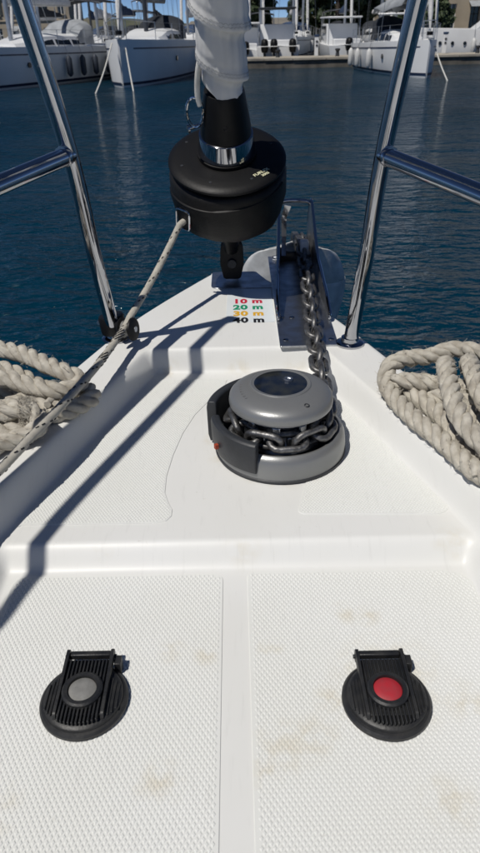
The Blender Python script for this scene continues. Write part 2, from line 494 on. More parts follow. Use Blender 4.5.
# ------------------------------------------------------------------ pulpit
TR = .0148
def addp(mb, name, m, parent, **k):
    o = mb.build(name, m, parent, **k)
    o.matrix_parent_inverse = Matrix.Translation(-parent.location)
    return o
for sgn, base, J, T, lab in ((-1, (-.268, 1.335, .078), (-.2843, 1.22, .474), (-.311, 1.16, .698), 'polished stainless steel tube pulpit on the left edge of the bow'),
                        (1, (.237, 1.283, .078), (.259, 1.22, .463), (.2775, 1.16, .688), 'polished stainless steel tube pulpit on the right edge of the bow')):
    pul = empty('pulpit', base); tag(pul, lab, 'railing')
    T2 = (T[0] + sgn * .027, 1.105, .895)
    up = spline([base, ((base[0] + J[0]) / 2 + sgn * .002, (base[1] + J[1]) / 2, (base[2] + J[2]) / 2), J, T, T2], 10)
    Tt = Vector((sgn * .366 - .020, 1.074, .985))
    up2 = spline([T2, Tt, Tt + Vector((sgn * .03, -.05, .016)), Tt + Vector((sgn * .066, -.14, .018)), Tt + Vector((sgn * .165, -.395, .015)), Tt + Vector((sgn * .264, -.65, .012)), Tt + Vector((sgn * .31, -.80, .0)), Tt + Vector((sgn * .32, -.88, -.07)), (sgn * .67, .14, .5), (sgn * .595, .06, .07)], 10)
    addp(MB().tube(up, TR, 20), 'upright', 'steel', pul)
    addp(MB().tube(up2, TR * .86, 20), 'top_rail', 'steel', pul)
    Jv = Vector(J)
    mid = spline([Jv, Jv + Vector((sgn * .076, -.2, -.0134)), Jv + Vector((sgn * .150, -.4, -.027)), Jv + Vector((sgn * .290, -.78, -.05)), (sgn * .645, .25, .40), (sgn * .655, .14, .42)], 10)
    addp(MB().tube(mid, TR, 20), 'mid_rail', 'steel', pul)
    for bb, zz in ((base, deck_z(base[0], base[1]) + .0004), ((sgn * .585, .06, 0), deck_z(sgn * .57, .06))):
        addp(MB().lathe([(.030, 0), (.030, .004), (.027, .006), (.019, .007), (.0185, .016), (.015, .017)], 28, Matrix.Translation((bb[0], bb[1], zz))), 'base_flange', 'steel', pul)
    addp(MB().lathe([(.0165, -.005), (.0175, 0), (.0165, .005)], 20, basis(Jv + Vector((sgn * .007, -.018, 0)), (sgn * .38, -1, 0))), 'weld_collar', 'steel', pul)

# ------------------------------------------------------------------ furling drum and furled sail (axis leans aft)
TIL = R(24)
AX0 = Vector((-.012, 1.70, .12)); AXD = Vector((-.014, -math.sin(TIL), math.cos(TIL))).normalized()
AM = basis(AX0, AXD, (1, 0, 0))        # local z along the stay, local -y towards the viewer, down
fur = empty('furling_drum', (0, 0, 0)); tag(fur, 'black headsail furling drum on the forestay at the bow', 'furling drum')
def fl(prof, name, m, n=56, **k): return MB().lathe(prof, n, AM).build(name, m, fur, **k)
fl([(.0, .150), (.060, .150), (.070, .154), (.108, .166), (.121, .178), (.128, .198), (.1335, .232), (.1335, .284), (.1295, .293), (.122, .298), (.05, .300)], 'drum_cover', 'black_m', n=120)
for v_ in bpy.data.objects['drum_cover'].data.vertices:
    q_ = v_.co - (AX0 + AXD * (v_.co - AX0).dot(AXD))
    if q_.length > .1: v_.co += q_.normalized() * (.0022 * noise.noise(v_.co * 22) + .0010 * noise.noise(v_.co * 75))
fl([(.05, .306), (.129, .306), (.1325, .309), (.1325, .314), (.128, .318), (.116, .3215), (.094, .323), (.07, .324), (.05, .324)], 'top_flange', 'black')
fl([(.054, .3005), (.120, .3005), (.120, .3055), (.054, .3055)], 'drum_groove', 'black')
fl([(.064, .324), (.066, .328), (.0655, .332), (.060, .334), (.05, .334)], 'collar', 'black')
fl([(.060, .332), (.0640, .335), (.0590, .373), (.056, .375), (.052, .375)], 'steel_band', 'steel')
fl([(.052, .372), (.0555, .376), (.0545, .391), (.050, .421), (.0455, .447), (.0435, .462), (.041, .469), (.03, .471)], 'cone', 'black')
fl([(.0, .470), (.012, .470), (.012, .62), (0, .62)], 'stay_foil', 'alu', n=16)
for a in (200, 250, 300, 20, 100, 150):
    p = AM @ Vector((.106 * math.cos(R(a)), .106 * math.sin(R(a)), .3218))
    MB().lathe([(.0, .0), (.0032, 0), (.0032, .0012), (.0, .0016)], 12, basis(p, AXD)).build('screw', 'char', fur)
p = AM @ Vector((0, -.050, .412)); MB().lathe([(0, 0), (.0065, 0), (.006, .003), (.003, .0035), (0, .002)], 16, basis(p, AM.to_3x3() @ Vector((0, -1, .2)))).build('set_screw', 'black', fur)
# raised diagonal band on the cover
mb = MB(); vs = []; k = 40
for i in range(k + 1):
    t = i / k; a = R(185 + 150 * t); zc = .246 + .034 * t
    for rr, dz in ((.1330, -.009), (.1362, -.007), (.1362, .007), (.1330, .009)):
        vs.append(AM @ Vector((rr * math.cos(a), rr * math.sin(a), zc + dz)))
mb.add(vs, [(i * 4 + j, i * 4 + (j + 1), (i + 1) * 4 + j + 1, (i + 1) * 4 + j) for i in range(k) for j in range(3)]).build('guard_band', 'black', fur)
# fairlead eye of steel on the left front
fa = R(221); fp = AM @ Vector((.138 * math.cos(fa), .138 * math.sin(fa), .222))
fa = R(236)
fn = AM.to_3x3() @ Vector((math.cos(fa), math.sin(fa), 0))
FMx = basis(fp, fn, AM.to_3x3() @ Vector((-math.sin(fa), math.cos(fa), 0)))
eye = [FMx @ Vector((x * 1.0 + y * .10, y, .002)) for x, y in round_poly([(-.018, -.027), (.018, -.027), (.018, .027), (-.018, .027)], .010, 6)]
MB().loop(eye, .0024, 8).build('fairlead_eye', 'steel', fur)
MB().prism(round_poly([(-.016, -.025), (.016, -.025), (.018, .025), (-.014, .025)], .006), -.006, .0008, FMx).build('fairlead_slot', 'txt_black', fur)
# toggle and fork down to the stem
mb = MB()
for s_ in (-1, 1):
    P = round_poly([(-.022, -.03), (.022, -.03), (.031, .01), (.029, .052), (.015, .074), (-.015, .074), (-.029, .052), (-.031, .01)], .008)
    mt = Matrix.Translation(AX0 + Vector((0, s_ * .016, .0))) @ Matrix.Rotation(R(90), 4, 'X')
    mb.prism(P, -.004, .004, mt)
mb.build('toggle_fork', 'black', fur, bevel=.001)
MB().lathe([(0, -.028), (.011, -.028), (.012, -.025), (.012, .025), (.011, .028), (0, .028)], 20, basis(AX0 + Vector((0, 0, .012)), (0, 1, 0))).build('toggle_pin', 'char', fur)
MB().lathe([(.016, .05), (.021, .08), (.040, .125), (.058, .152)], 24, AM).build('lower_hub', 'black', fur)
mb = MB(); mb.prism(round_poly([(-.016, -.05), (.016, -.05), (.014, .03), (-.014, .03)], .006), -.006, .006, Matrix.Translation(AX0) @ Matrix.Rotation(R(90), 4, 'X'))
mb.build('chainplate', 'steel_worn', fur, bevel=.001)

def text_mesh(s, size, name, m, parent, mtx, bold=.02, sxx=1., spacing=1.):
    c = bpy.data.curves.new(name, 'FONT'); c.body = s; c.size = size; c.offset = bold * size; c.extrude = .0002; c.space_character = spacing
    c.align_x = 'LEFT'; c.resolution_u = 4
    t = bpy.data.objects.new('tmp', c); col.objects.link(t)
    dg = bpy.context.evaluated_depsgraph_get()
    me = bpy.data.meshes.new_from_object(t.evaluated_get(dg))
    bpy.data.objects.remove(t); bpy.data.curves.remove(c)
    me.transform(mtx @ Matrix.Diagonal((sxx, 1, 1, 1)))
    me.materials.clear(); me.materials.append(M[m])
    o = bpy.data.objects.new(name, me); col.objects.link(o); o.parent = parent
    return o
# small two-line plate printed on the flange
tm = AM @ Matrix.Translation((.060, -.086, .3232)) @ Matrix.Rotation(R(38), 4, 'Z')
text_mesh('FURLEX', .0118, 'lettering', 'txt_pale', fur, tm, .015)
text_mesh('300S', .0100, 'lettering', 'txt_pale', fur, tm @ Matrix.Translation((.013, -.0105, 0)), .015)

# ------------------------------------------------------------------ furled headsail
sail = empty('furled_headsail', AX0); tag(sail, 'off-white headsail rolled up tightly around the forestay above the black drum', 'sail')
PT = .094
def sail_r(s, th):
    base = interp([(.44, .035), (.50, .040), (.58, .046), (.66, .051), (.9, .058), (1.6, .07), (3, .075), (6, .055)], s)
    ph = (th / (2 * PI) + (s - .42) / PT + .30) % 1.0
    w = noise.noise(Vector((math.cos(th) * 1.6, math.sin(th) * 1.6, s * 9))) * .0030 + noise.noise(Vector((math.cos(th) * 4, math.sin(th) * 4, s * 30))) * .0022
    step = (1 - ph) / .95 if ph > .05 else ph / .05
    cre = .0030 * math.exp(-((ph - .86) / .10) ** 2) + .0016 * math.exp(-((ph - .30) / .07) ** 2)
    return base + .0115 * step ** 1.25 - cre + w
mb = MB(); vs = []; fs = []
ss = [.0 + i * .0035 for i in range(int(.62 / .0035))]
ss2 = [ss[-1] + .02 * (i + 1) for i in range(60)] + [ss[-1] + 1.2 + .3 * (i + 1) for i in range(13)]
NT = 120
rows = ss + ss2
for s0 in rows:
    for j in range(NT):
        th = 2 * PI * j / NT
        smin = .470 + .026 * math.cos(th - R(165))
        if math.sin(th) < 0: smin -= .022 * math.exp(-((th - R(285)) / .45) ** 2)
        s = smin + s0 * (1 if s0 > .2 else 1)
        r = sail_r(s, th); kk = sstep(0, .035, s0); r = r * kk + (.0415 + .002 * math.cos(th * 2)) * (1 - kk)
        vs.append(AM @ Vector((r * math.cos(th), r * math.sin(th), s)))
for i in range(len(rows) - 1):
    for j in range(NT):
        fs.append((i * NT + j, i * NT + (j + 1) % NT, (i + 1) * NT + (j + 1) % NT, (i + 1) * NT + j))
mb.add(vs, fs)
def psail(mb_, name, m, **k):
    o = mb_.build(name, m, sail, **k); o.matrix_parent_inverse = Matrix.Translation(-AX0); return o
o = psail(mb, 'rolled_cloth', 'cloth', smooth=70)
# zig-zag stitching following the overlaps
mb = MB()
for off in (.14, .20):
    i = 0; s = .47
    while s < 1.2:
        # ph = off -> th for this s
        th = (off - .30 - (s - .42) / PT) * 2 * PI
        r = sail_r(s, th) + .0004
        zz = .0016 if i % 2 else -.0016
        a = AM @ Vector((r * math.cos(th), r * math.sin(th), s + zz))
        ds = .0009
        th2 = th - ds / PT * 2 * PI
        r2 = sail_r(s + ds, th2) + .0004
        b = AM @ Vector((r2 * math.cos(th2), r2 * math.sin(th2), s + ds - zz))
        mb.tube([a, b], .00028, 4)
        s += ds * 1.25; i += 1
psail(mb, 'stitching', 'thread', smooth=0)
# tack strap and shackle on the left
st = [AM @ Vector(p) for p in ((-.034, -.012, .565), (-.046, -.016, .53), (-.052, -.018, .497), (-.0535, -.020, .467), (-.050, -.022, .449))]
psail(MB().tube(spline(st, 6), .0058, 10), 'tack_strap', 'white_strap')
sh = [AM @ Vector((-.062 + .017 * math.cos(a) * 1., -.024 + .004 * math.sin(a), .436 + .030 * math.sin(a))) for a in [2 * PI * i / 28 for i in range(28)]]
psail(MB().loop(sh, .0032, 8), 'shackle', 'steel')
psail(MB().lathe([(0, -.011), (.0045, -.011), (.0045, .011), (0, .011)], 12, basis(AM @ Vector((-.066, -.026, .406)), (1, .3, .2))), 'shackle_pin', 'steel')
psail(MB().lathe([(.0, -.002), (.009, -.002), (.009, .002), (0, .002)], 16, basis(AM @ Vector((-.078, -.03, .404)), (1, .3, .2))), 'shackle_pin_head', 'steel')

# ------------------------------------------------------------------ furling line
def braided(path, r, name, m, parent=None):
    pts = resample(path, .004)
    return MB().tube(pts, [r * (1 + .05 * math.sin(i * 1.9)) for i in range(len(pts))], 12).build(name, m, parent)
fline = empty('furling_line', (-.236, 1.276, .118))
tag(fline, 'pale flecked furling line running from the black drum along the left side deck', 'rope')
def pf(mb_, name, m, **k):
    o = mb_.build(name, m, fline, **k); o.matrix_parent_inverse = Matrix.Translation(-fline.location); return o
fl_in = FMx @ Vector((.002, -.004, -.004)); fl_out = FMx @ Vector((-.004, -.010, .012))
path1 = [fl_in, fl_out, Vector((-.178, 1.395, .185)), Vector((-.227, 1.291, .138))]
path1 = [fl_in] + [fl_out.lerp(Vector((-.2265, 1.2925, .142)), t / 12) + Vector((0, 0, -.008 * math.sin(PI * t / 12))) for t in range(13)]
path2 = spline([(-.2265, 1.2925, .142), (-.231, 1.281, .134), (-.238, 1.262, .127), (-.262, 1.115, .124), (-.296, .945, .128), (-.323, .856, .124), (-.350, .786, .115), (-.385, .69, .110), (-.43, .50, .108), (-.47, .2, .10), (-.49, -.4, .10)], 10)
LR = .0072
full = resample(path1 + path2[1:], .003)
pf(MB().tube(full, [LR * (1 + .035 * math.sin(i * 2.2)) for i in range(len(full))], 14), 'braided_cover', 'line', smooth=80)
# black tracer yarns: pairs of short flecks spiralling round the cover, with darker worn stretches
mb = MB(); fr = frames(full)
for i in range(4, len(full) - 6):
    t, a, b = fr[i]
    q = i * .003
    dark = (.345 < q < .385) or (.455 < q < .475)
    for ph in ((0, PI) if not dark else [k * PI / 4 for k in range(8)]):
        if not dark and (i % 10) not in (0, 1, 4, 5): continue
        an = q * 46 + ph
        pts = []
        for k in range(3):
            tt, aa, bb = fr[min(i + k, len(fr) - 1)]
            an2 = an + k * .003 * 46
            pts.append(full[min(i + k, len(full) - 1)] + (aa * math.cos(an2) + bb * math.sin(an2)) * (LR * .93))
        mb.tube(pts[:2] if not dark else pts, .0016, 5)
pf(mb, 'tracer_yarn', 'fleck', smooth=40)

# ------------------------------------------------------------------ lead block at the foot of the left upright
blk = empty('lead_block', (-.245, 1.312, .078)); tag(blk, 'black lead block clamped to the foot of the left pulpit leg', 'block')
def pb(mb_, name, m, **k):
    o = mb_.build(name, m, blk, **k); o.matrix_parent_inverse = Matrix.Translation(-blk.location); return o
bd = Vector((-.62, .78, 0)).normalized()              # from sheave to the upright
dirl = Vector((.30, 1, .25)).normalized()
bm_ = basis((-.231, 1.286, .120), Vector((.93, -.33, .12)), (0, 0, 1))
for s_ in (-1, 1):
    pb(MB().lathe([(0, s_ * .0095), (.021, s_ * .0095), (.0245, s_ * .0115), (.0235, s_ * .015), (.016, s_ * .0175), (0, s_ * .018)], 28, bm_), 'cheek', 'black')
pb(MB().lathe([(.004, -.009), (.018, -.009), (.0135, -.003), (.0135, .003), (.018, .009), (.004, .009)], 24, bm_), 'sheave', 'grey_btn')
pb(MB().lathe([(0, .0175), (.006, .0175), (.006, .0195), (0, .0205)], 16, bm_), 'axle_cap', 'steel_worn')
pb(MB().lathe([(.0165, -.020), (.026, -.020), (.028, -.016), (.028, .016), (.026, .020), (.0165, .020)], 24, basis((-.2715, 1.337, .112), (-.045, .02, .374))), 'clamp', 'black')
pb(MB().box((-.254, 1.314, .112), (.030, .020, .030), Matrix.Rotation(R(-52), 3, 'Z')), 'clamp_arm', 'black', bevel=.003)
pb(MB().lathe([(0, -.022), (.0045, -.022), (.0045, .022), (0, .022)], 10, basis((-.291, 1.36, .112), (.62, .78, 0))), 'clamp_bolt', 'steel_worn')

# ------------------------------------------------------------------ windlass
WL = Vector((.069, .960, .0302))
wl_ = empty('anchor_windlass', WL); tag(wl_, 'grey domed vertical anchor windlass with charcoal chain guard on the deck', 'windlass')
def lw(prof, name, m, n=64, a0=0, a1=None, **k): return MB().lathe(prof, n, None, a0, a1).build(name, m, wl_, **k)
lw([(.0, 0), (.110, 0), (.1125, .003), (.1125, .006), (.108, .009), (.0, .0095)], 'base_plate', 'char')
lw([(.1105, .0062), (.1115, .020), (.1095, .036), (.1055, .044), (.100, .047), (.0955, .0455), (.0925, .040), (.0915, .012)], 'base_housing', 'silver', 72, R(-166), R(74))
for a0, a1, zb, zt, ro, ri in ((96, 172, .006, .084, .127, .110), (184, 247, .018, .073, .1185, .1025)):
    lw([(ro - .004, zb), (ro - .001, zb + .012), (ro, zt - .012), (ro - .0015, zt - .003), (ro - .005, zt), (ri + .003, zt), (ri, zt - .003), (ri - .001, zb)], 'chain_guard', 'char', 36, R(a0), R(a1), bevel=.0016)
MB().box((-.1085, -.055, .040), (.006, .006, .008), Matrix.Rotation(R(28), 3, 'Z')).build('guard_mark', 'orange', wl_)
for (a, r_) in ((181.5, .106),):
    MB().box((r_ * math.cos(R(a)), r_ * math.sin(R(a)), .030), (.018, .008, .044), Matrix.Rotation(R(a), 3, 'Z')).build('guard_hinge', 'black', wl_, bevel=.002)
lw([(.0, .009), (.060, .009), (.066, .016), (.070, .030), (.0575, .052), (.0575, .070), (.070, .081), (.072, .085), (.0, .0855)], 'gypsy', 'steel_worn')
mb = MB()
for i in range(9):
    a = 2 * PI * i / 9
    mb.box((.061 * math.cos(a), .061 * math.sin(a), .045), (.012, .010, .030), Matrix.Rotation(a, 3, 'Z'))
    mb.box((.061 * math.cos(a + .35), .061 * math.sin(a + .35), .072), (.012, .014, .014), Matrix.Rotation(a + .35, 3, 'Z'))
mb.build('gypsy_teeth', 'steel_worn', wl_, bevel=.002)
lw([(.066, .0855), (.0765, .0860), (.078, .0885), (.078, .0905), (.06, .091)], 'clutch_ring', 'hullw')
lw([(.060, .0910), (.0835, .0910), (.0862, .0935), (.0868, .0985), (.0855, .1062), (.080, .1125), (.070, .1163), (.060, .1184), (.050, .1196), (.030, .1206), (.0, .1208)], 'dome', 'silver')
MB().lathe([(.0480, .0), (.0478, .0016), (.0462, .0026), (.0448, .0018)], 56, Matrix.Translation((0, .011, .1190)) @ Matrix.Diagonal((1.07, 1.07, 1, 1))).build('cap_rim', 'silver', wl_)
MB().lathe([(.0455, .0), (.0452, .0016), (.030, .0024), (.0, .0027)], 56, Matrix.Translation((0, .011, .1190)) @ Matrix.Diagonal((1.07, 1.07, 1, 1))).build('dome_cap', 'lens', wl_)
MB().lathe([(0, 0), (.0085, 0), (.0085, .0035), (.0065, .0042), (.0060, .0025), (0, .0025)], 8, Matrix.Translation((.013, .018, .1212))).build('handle_socket', 'steel_worn', wl_)
for a, rr, zz in ((-58, .070, .1170),):
    MB().lathe([(0, -.003), (.0045, -.003), (.0045, .0008), (.0038, .0014), (.0028, .0012), (.0026, -.001), (0, -.001)], 16, basis((rr * math.cos(R(a)), rr * math.sin(R(a)), zz - .0008), (.1 * math.cos(R(a)), .1 * math.sin(R(a)), .5))).build('key_hole', 'char', wl_)
for k in range(7):
    a = R(168 + k * 7); rr = .0665
    MB().box((rr * math.cos(a), rr * math.sin(a), .1172), (.0045, .0016 + .001 * (k % 3), .0010), Matrix.Rotation(a + .3 * (k % 2), 3, 'Z')).build('embossed_mark', 'silver', wl_)

# ------------------------------------------------------------------ chain
def link_mesh():
    mb = MB(); pts = []
    hl, hwid = .0165, .0152
    n = 7
    for i in range(n): a = -PI / 2 + PI * i / (n - 1); pts.append((hl / 1 + hwid * math.cos(a) - .002, hwid * math.sin(a), 0))
    for i in range(n): a = PI / 2 + PI * i / (n - 1); pts.append((-hl + hwid * math.cos(a) + .002, hwid * math.sin(a), 0))
    mb.loop(pts, .0056, 9)
    return mb
chain = empty('anchor_chain', (.16, 1.3, .09)); tag(chain, 'galvanised steel anchor chain running from the bow roller to the windlass', 'chain')
PITCH = .0378
wrap = [Vector((WL.x + .0775 * math.cos(R(a)), WL.y + .0775 * math.sin(R(a)), WL.z + .060)) for a in range(2, -232, -4)]
cp = spline([(.184, 1.90, .134), (.182, 1.80, .139), (.178, 1.70, .133), (.172, 1.53, .117), (.166, 1.40, .108), (.159, 1.25, .101), (.154, 1.12, .096), (.150, 1.01, .0925)], 12) + wrap
cp = resample(cp, .002)
d = 0; acc = 0; first = None; nl = 0
L = [0]
for a, b in zip(cp, cp[1:]): L.append(L[-1] + (b - a).length)
def at(d):
    j = max(0, min(len(cp) - 2, int(d / L[-1] * (len(cp) - 1))))
    return cp[j], (cp[min(j + 4, len(cp) - 1)] - cp[max(j - 4, 0)]).normalized()
fm = None
rc = random.Random(3)
while d < L[-1]:
    p, t = at(d)
    on_wheel = d > L[-1] - .33
    roll = (PI / 2 if nl % 2 else 0) + (R(12) if not on_wheel else R(20)) + rc.uniform(-.16, .16) * (0 if on_wheel else 1)
    sd_ = t.cross(Vector((0, 0, 1))).normalized(); up = sd_.cross(t)
    y_ = sd_ * math.cos(roll) + up * math.sin(roll); z_ = t.cross(y_)
    mtx = Matrix((t, y_, z_)).transposed().to_4x4(); mtx.translation = p
    if fm is None:
        o = link_mesh().build('link', 'galv', chain, smooth=60); fm = o.data
    else:
        o = bpy.data.objects.new('link', fm); col.objects.link(o); o.parent = chain
    o.matrix_parent_inverse = Matrix.Translation(-chain.location)
    o.matrix_basis = mtx
    d += PITCH; nl += 1

# ------------------------------------------------------------------ bow roller
br = empty('bow_roller', (.15, 1.6, .08)); tag(br, 'stainless steel bow roller channel holding the chain right of the forestay', 'bow roller')
def pr(mb_, name, m, **k):
    o = mb_.build(name, m, br, **k); o.matrix_parent_inverse = Matrix.Translation(-br.location); return o
pr(MB().prism(round_poly([(.088, 1.268, .004), (.212, 1.272, .004), (.216, 1.90, .004), (.092, 1.90, .004)], .004), .0768, .0815), 'base_plate', 'steel_worn', bevel=.001)
cheek = round_poly([(1.405, .081), (1.405, .098, .008), (1.47, .118, .02), (1.66, .150, .03), (1.835, .248, .012), (1.862, .250, .012), (1.90, .19, .03), (1.915, .05, .03), (1.86, .02, .02), (1.80, .03, .01), (1.80, .081)], .01, 5)
Mc = Matrix(((0, 0, 1, 0), (1, 0, 0, 0), (0, 1, 0, 0), (0, 0, 0, 1)))
for x0, x1 in ((.093, .120), (.210, .207)):
    mb = MB(); k = len(cheek)
    vs = [(x0 + (x1 - x0) * sstep(1.4, 1.9, yy) + dx, yy, zz) for dx in (-.0026, .0026) for yy, zz in cheek]
    mb.add(vs, [tuple(range(k - 1, -1, -1)), tuple(range(k, 2 * k))] + [(i, (i + 1) % k, (i + 1) % k + k, i + k) for i in range(k)])
    pr(mb, 'cheek_plate', 'steel_worn', bevel=.0008)
    ed = [(x0 + (x1 - x0) * sstep(1.4, 1.9, yy), yy, zz + .001) for yy, zz in cheek if zz > .088 and yy < 1.90]
    pr(MB().tube(ed, .0042, 10), 'rolled_edge', 'steel')
pr(MB().tube(spline([(.118, 1.848, .238), (.13, 1.850, .247), (.16, 1.85, .250), (.195, 1.850, .247), (.208, 1.848, .238)], 6), .0055, 12), 'keeper_bar', 'steel')
pr(MB().lathe([(.006, -.046), (.032, -.046), (.032, -.040), (.018, -.014), (.018, .014), (.032, .040), (.032, .046), (.006, .046)], 28, basis((.162, 1.872, .085), (1, 0, 0))), 'roller_wheel', 'char')
pr(MB().lathe([(0, -.06), (.006, -.06), (.006, .06), (0, .06)], 12, basis((.164, 1.872, .085), (1, 0, 0))), 'roller_pin', 'steel')
pr(MB().prism([(.128, .10), (.140, .10), (.140, .205), (.152, .236), (.134, .240), (.126, .205)], 1.842, 1.846, Matrix(((1, 0, 0, 0), (0, 0, 1, 0), (0, 1, 0, 0), (0, 0, 0, 1)))), 'guide_strap', 'steel')
for x, y in ((.102, 1.30), (.102, 1.43), (.200, 1.30), (.125, 1.425)):
    pr(MB().lathe([(.0, .0), (.0062, 0), (.0060, .002), (.003, .0032), (0, .0034)], 14, Matrix.Translation((x, y, .0814))), 'bolt', 'steel')

# ------------------------------------------------------------------ anchor
anc = empty('anchor', (.17, 1.95, .0)); tag(anc, 'galvanised plough anchor stowed on the bow roller with broad pale flukes', 'anchor')
def pa(mb_, name, m, **k):
    o = mb_.build(name, m, anc, **k); o.matrix_parent_inverse = Matrix.Translation(-anc.location); return o
half = [(0, .09), (.05, .108), (.09, .118), (.125, .108), (.150, .07), (.166, .01), (.166, -.06), (.152, -.13), (.13, -.19), (.08, -.27), (.03, -.34), (0, -.37)]
AC = .174
mb = MB(); vs = []; fs = []
hp = spline([(u, w, 0) for u, w in half], 4)
K = 8; n = len(hp)
for s_ in (-1, 1):
    o0 = len(vs)
    for p in hp:
        for k in range(K + 1):
            u = p.x * k / K
            vs.append((AC + s_ * u, 1.955 + .55 * u * u / .166 * 1.0 - .12 * (p.y + .1) + .02 * (p.y ** 2), p.y - .06 * (u / .166) * (1 if p.y > 0 else .3)))
    for i in range(n - 1):
        for k in range(K):
            a = o0 + i * (K + 1) + k; fs.append((a, a + 1, a + K + 2, a + K + 1))
mb.add(vs, fs)
o = pa(mb, 'fluke', 'fluke', smooth=40)
so = o.modifiers.new('solid', 'SOLIDIFY'); so.thickness = .008
shank = round_poly([(1.735, .120), (1.735, .158, .012), (1.80, .162), (2.00, .130, .04), (2.03, .05, .03), (2.0, -.12), (1.965, -.12), (1.985, .04, .03), (1.95, .10, .03), (1.80, .118)], .006, 4)
mb = MB(); k = len(shank)
mb.add([(AC + dx, yy, zz) for dx in (-.008, .008) for yy, zz in shank], [tuple(range(k - 1, -1, -1)), tuple(range(k, 2 * k))] + [(i, (i + 1) % k, (i + 1) % k + k, i + k) for i in range(k)])
pa(mb, 'shank', 'galv', bevel=.002)
pa(MB().box((.181, 1.742, .146), (.024, .022, .052)), 'swivel', 'fluke', bevel=.005)
pa(MB().lathe([(0, -.018), (.006, -.018), (.006, .018), (0, .018)], 12, basis((.181, 1.742, .128), (1, 0, 0))), 'swivel_pin', 'steel')

# ------------------------------------------------------------------ chain length sticker
stk = empty('chain_length_sticker', (.03, 1.52, .0772)); tag(stk, 'clear sticker listing ten to forty metres in coloured print on the bow', 'sticker')
MB().prism(round_poly([(-.1225 + .065, -.108), (.056, -.108), (.056, .116), (-.1225 + .068, .116)], .006), 0, .0006).build('film', 'sticker', stk)
for k, (s, m_) in enumerate((('10 m', 'txt_red'), ('20 m', 'txt_green'), ('30 m', 'txt_yellow'), ('40 m', 'txt_black'))):
    text_mesh(s, .0395, 'lettering', m_, stk, Matrix.Translation((-.0405, .014 - .0405 * k, .0010)), .045, .84, 1.08)

# ------------------------------------------------------------------ foot switches
def foot_switch(loc, btn, label):
    t = empty('foot_switch', loc); tag(t, label, 'foot switch', 'windlass foot switches on the lower deck')
    MB().lathe([(0, 0), (.0500, 0), (.0518, .002), (.0518, .006), (.0495, .0085), (.0465, .009), (.0455, .0125), (.043, .0145), (.036, .0155), (0, .0155)], 64).build('base', 'rubber', t)
    fr_ = empty
    # hinged flap: two side rails, frame plate and ribs
    flap = MB()
    flap.prism(round_poly([(-.0275, -.030), (.0275, -.030), (.0262, .046), (-.0262, .046)], .004), .0150, .0185)
    f = flap.build('flap', 'rubber', t, bevel=.001)
    for s_ in (-1, 1):
        P = round_poly([(-.034, .014), (-.030, .0215), (.030, .0245), (.056, .026), (.059, .022), (.057, .010), (.050, .009), (.046, .014)], .003, 3)
        mb = MB(); k = len(P)
        mb.add([(s_ * .0272 + dx, yy, zz) for dx in (-.0020, .0020) for yy, zz in P], [tuple(range(k - 1, -1, -1)), tuple(range(k, 2 * k))] + [(i, (i + 1) % k, (i + 1) % k + k, i + k) for i in range(k)])
        mb.build('side_rail', 'rubber', f, bevel=.0006)
    for i in range(11):
        x = -.0220 + .0044 * i
        y0 = -.0415 * math.sqrt(max(0, 1 - (x / .047) ** 2)) - .001; y1 = .044
        MB().box((x, (y0 + y1) / 2, .0195), (.0022, y1 - y0, .0050)).build('rib', 'rubber', f, bevel=.0006)
    for s_ in (-1, 1):
        for i in range(3):
            x = s_ * (.0325 + .0042 * i); hy = .034 * math.sqrt(max(.05, 1 - (x / .047) ** 2))
            MB().box((x, -.004, .0158), (.0018, 2 * hy, .0022)).build('rib', 'rubber', t, bevel=.0005)
    MB().lathe([(.0165, .0215), (.0172, .0262), (.0215, .0264), (.0238, .0245), (.0246, .0190), (.0165, .0190)], 44).build('button_ring', 'rubber', f)
    MB().lathe([(0, .0254), (.008, .0252), (.0140, .0243), (.0164, .0228), (.0164, .0170), (0, .0170)], 40).build('button', btn, f)
    h = MB().box((0, .0530, .0185), (.0500, .0075, .0085)).build('hinge', 'rubber', t, bevel=.0015)
    MB().lathe([(0, -.0315), (.0026, -.0315), (.0026, .0315), (0, .0315)], 12, basis((0, .0525, .0165), (1, 0, 0))).build('hinge_pin', 'char', h)
    MB().box((.0345, .045, .010), (.008, .014, .018)).build('hinge_ear', 'rubber', t, bevel=.001)
    t.scale = (.965, .965, .965)
    return t
foot_switch((-.184, .480, .0015), 'grey_btn', 'round black foot switch with a grey centre button on the left grip panel')
foot_switch((.159, .472, .0015), 'red_btn', 'round black foot switch with a red centre button on the right grip panel')

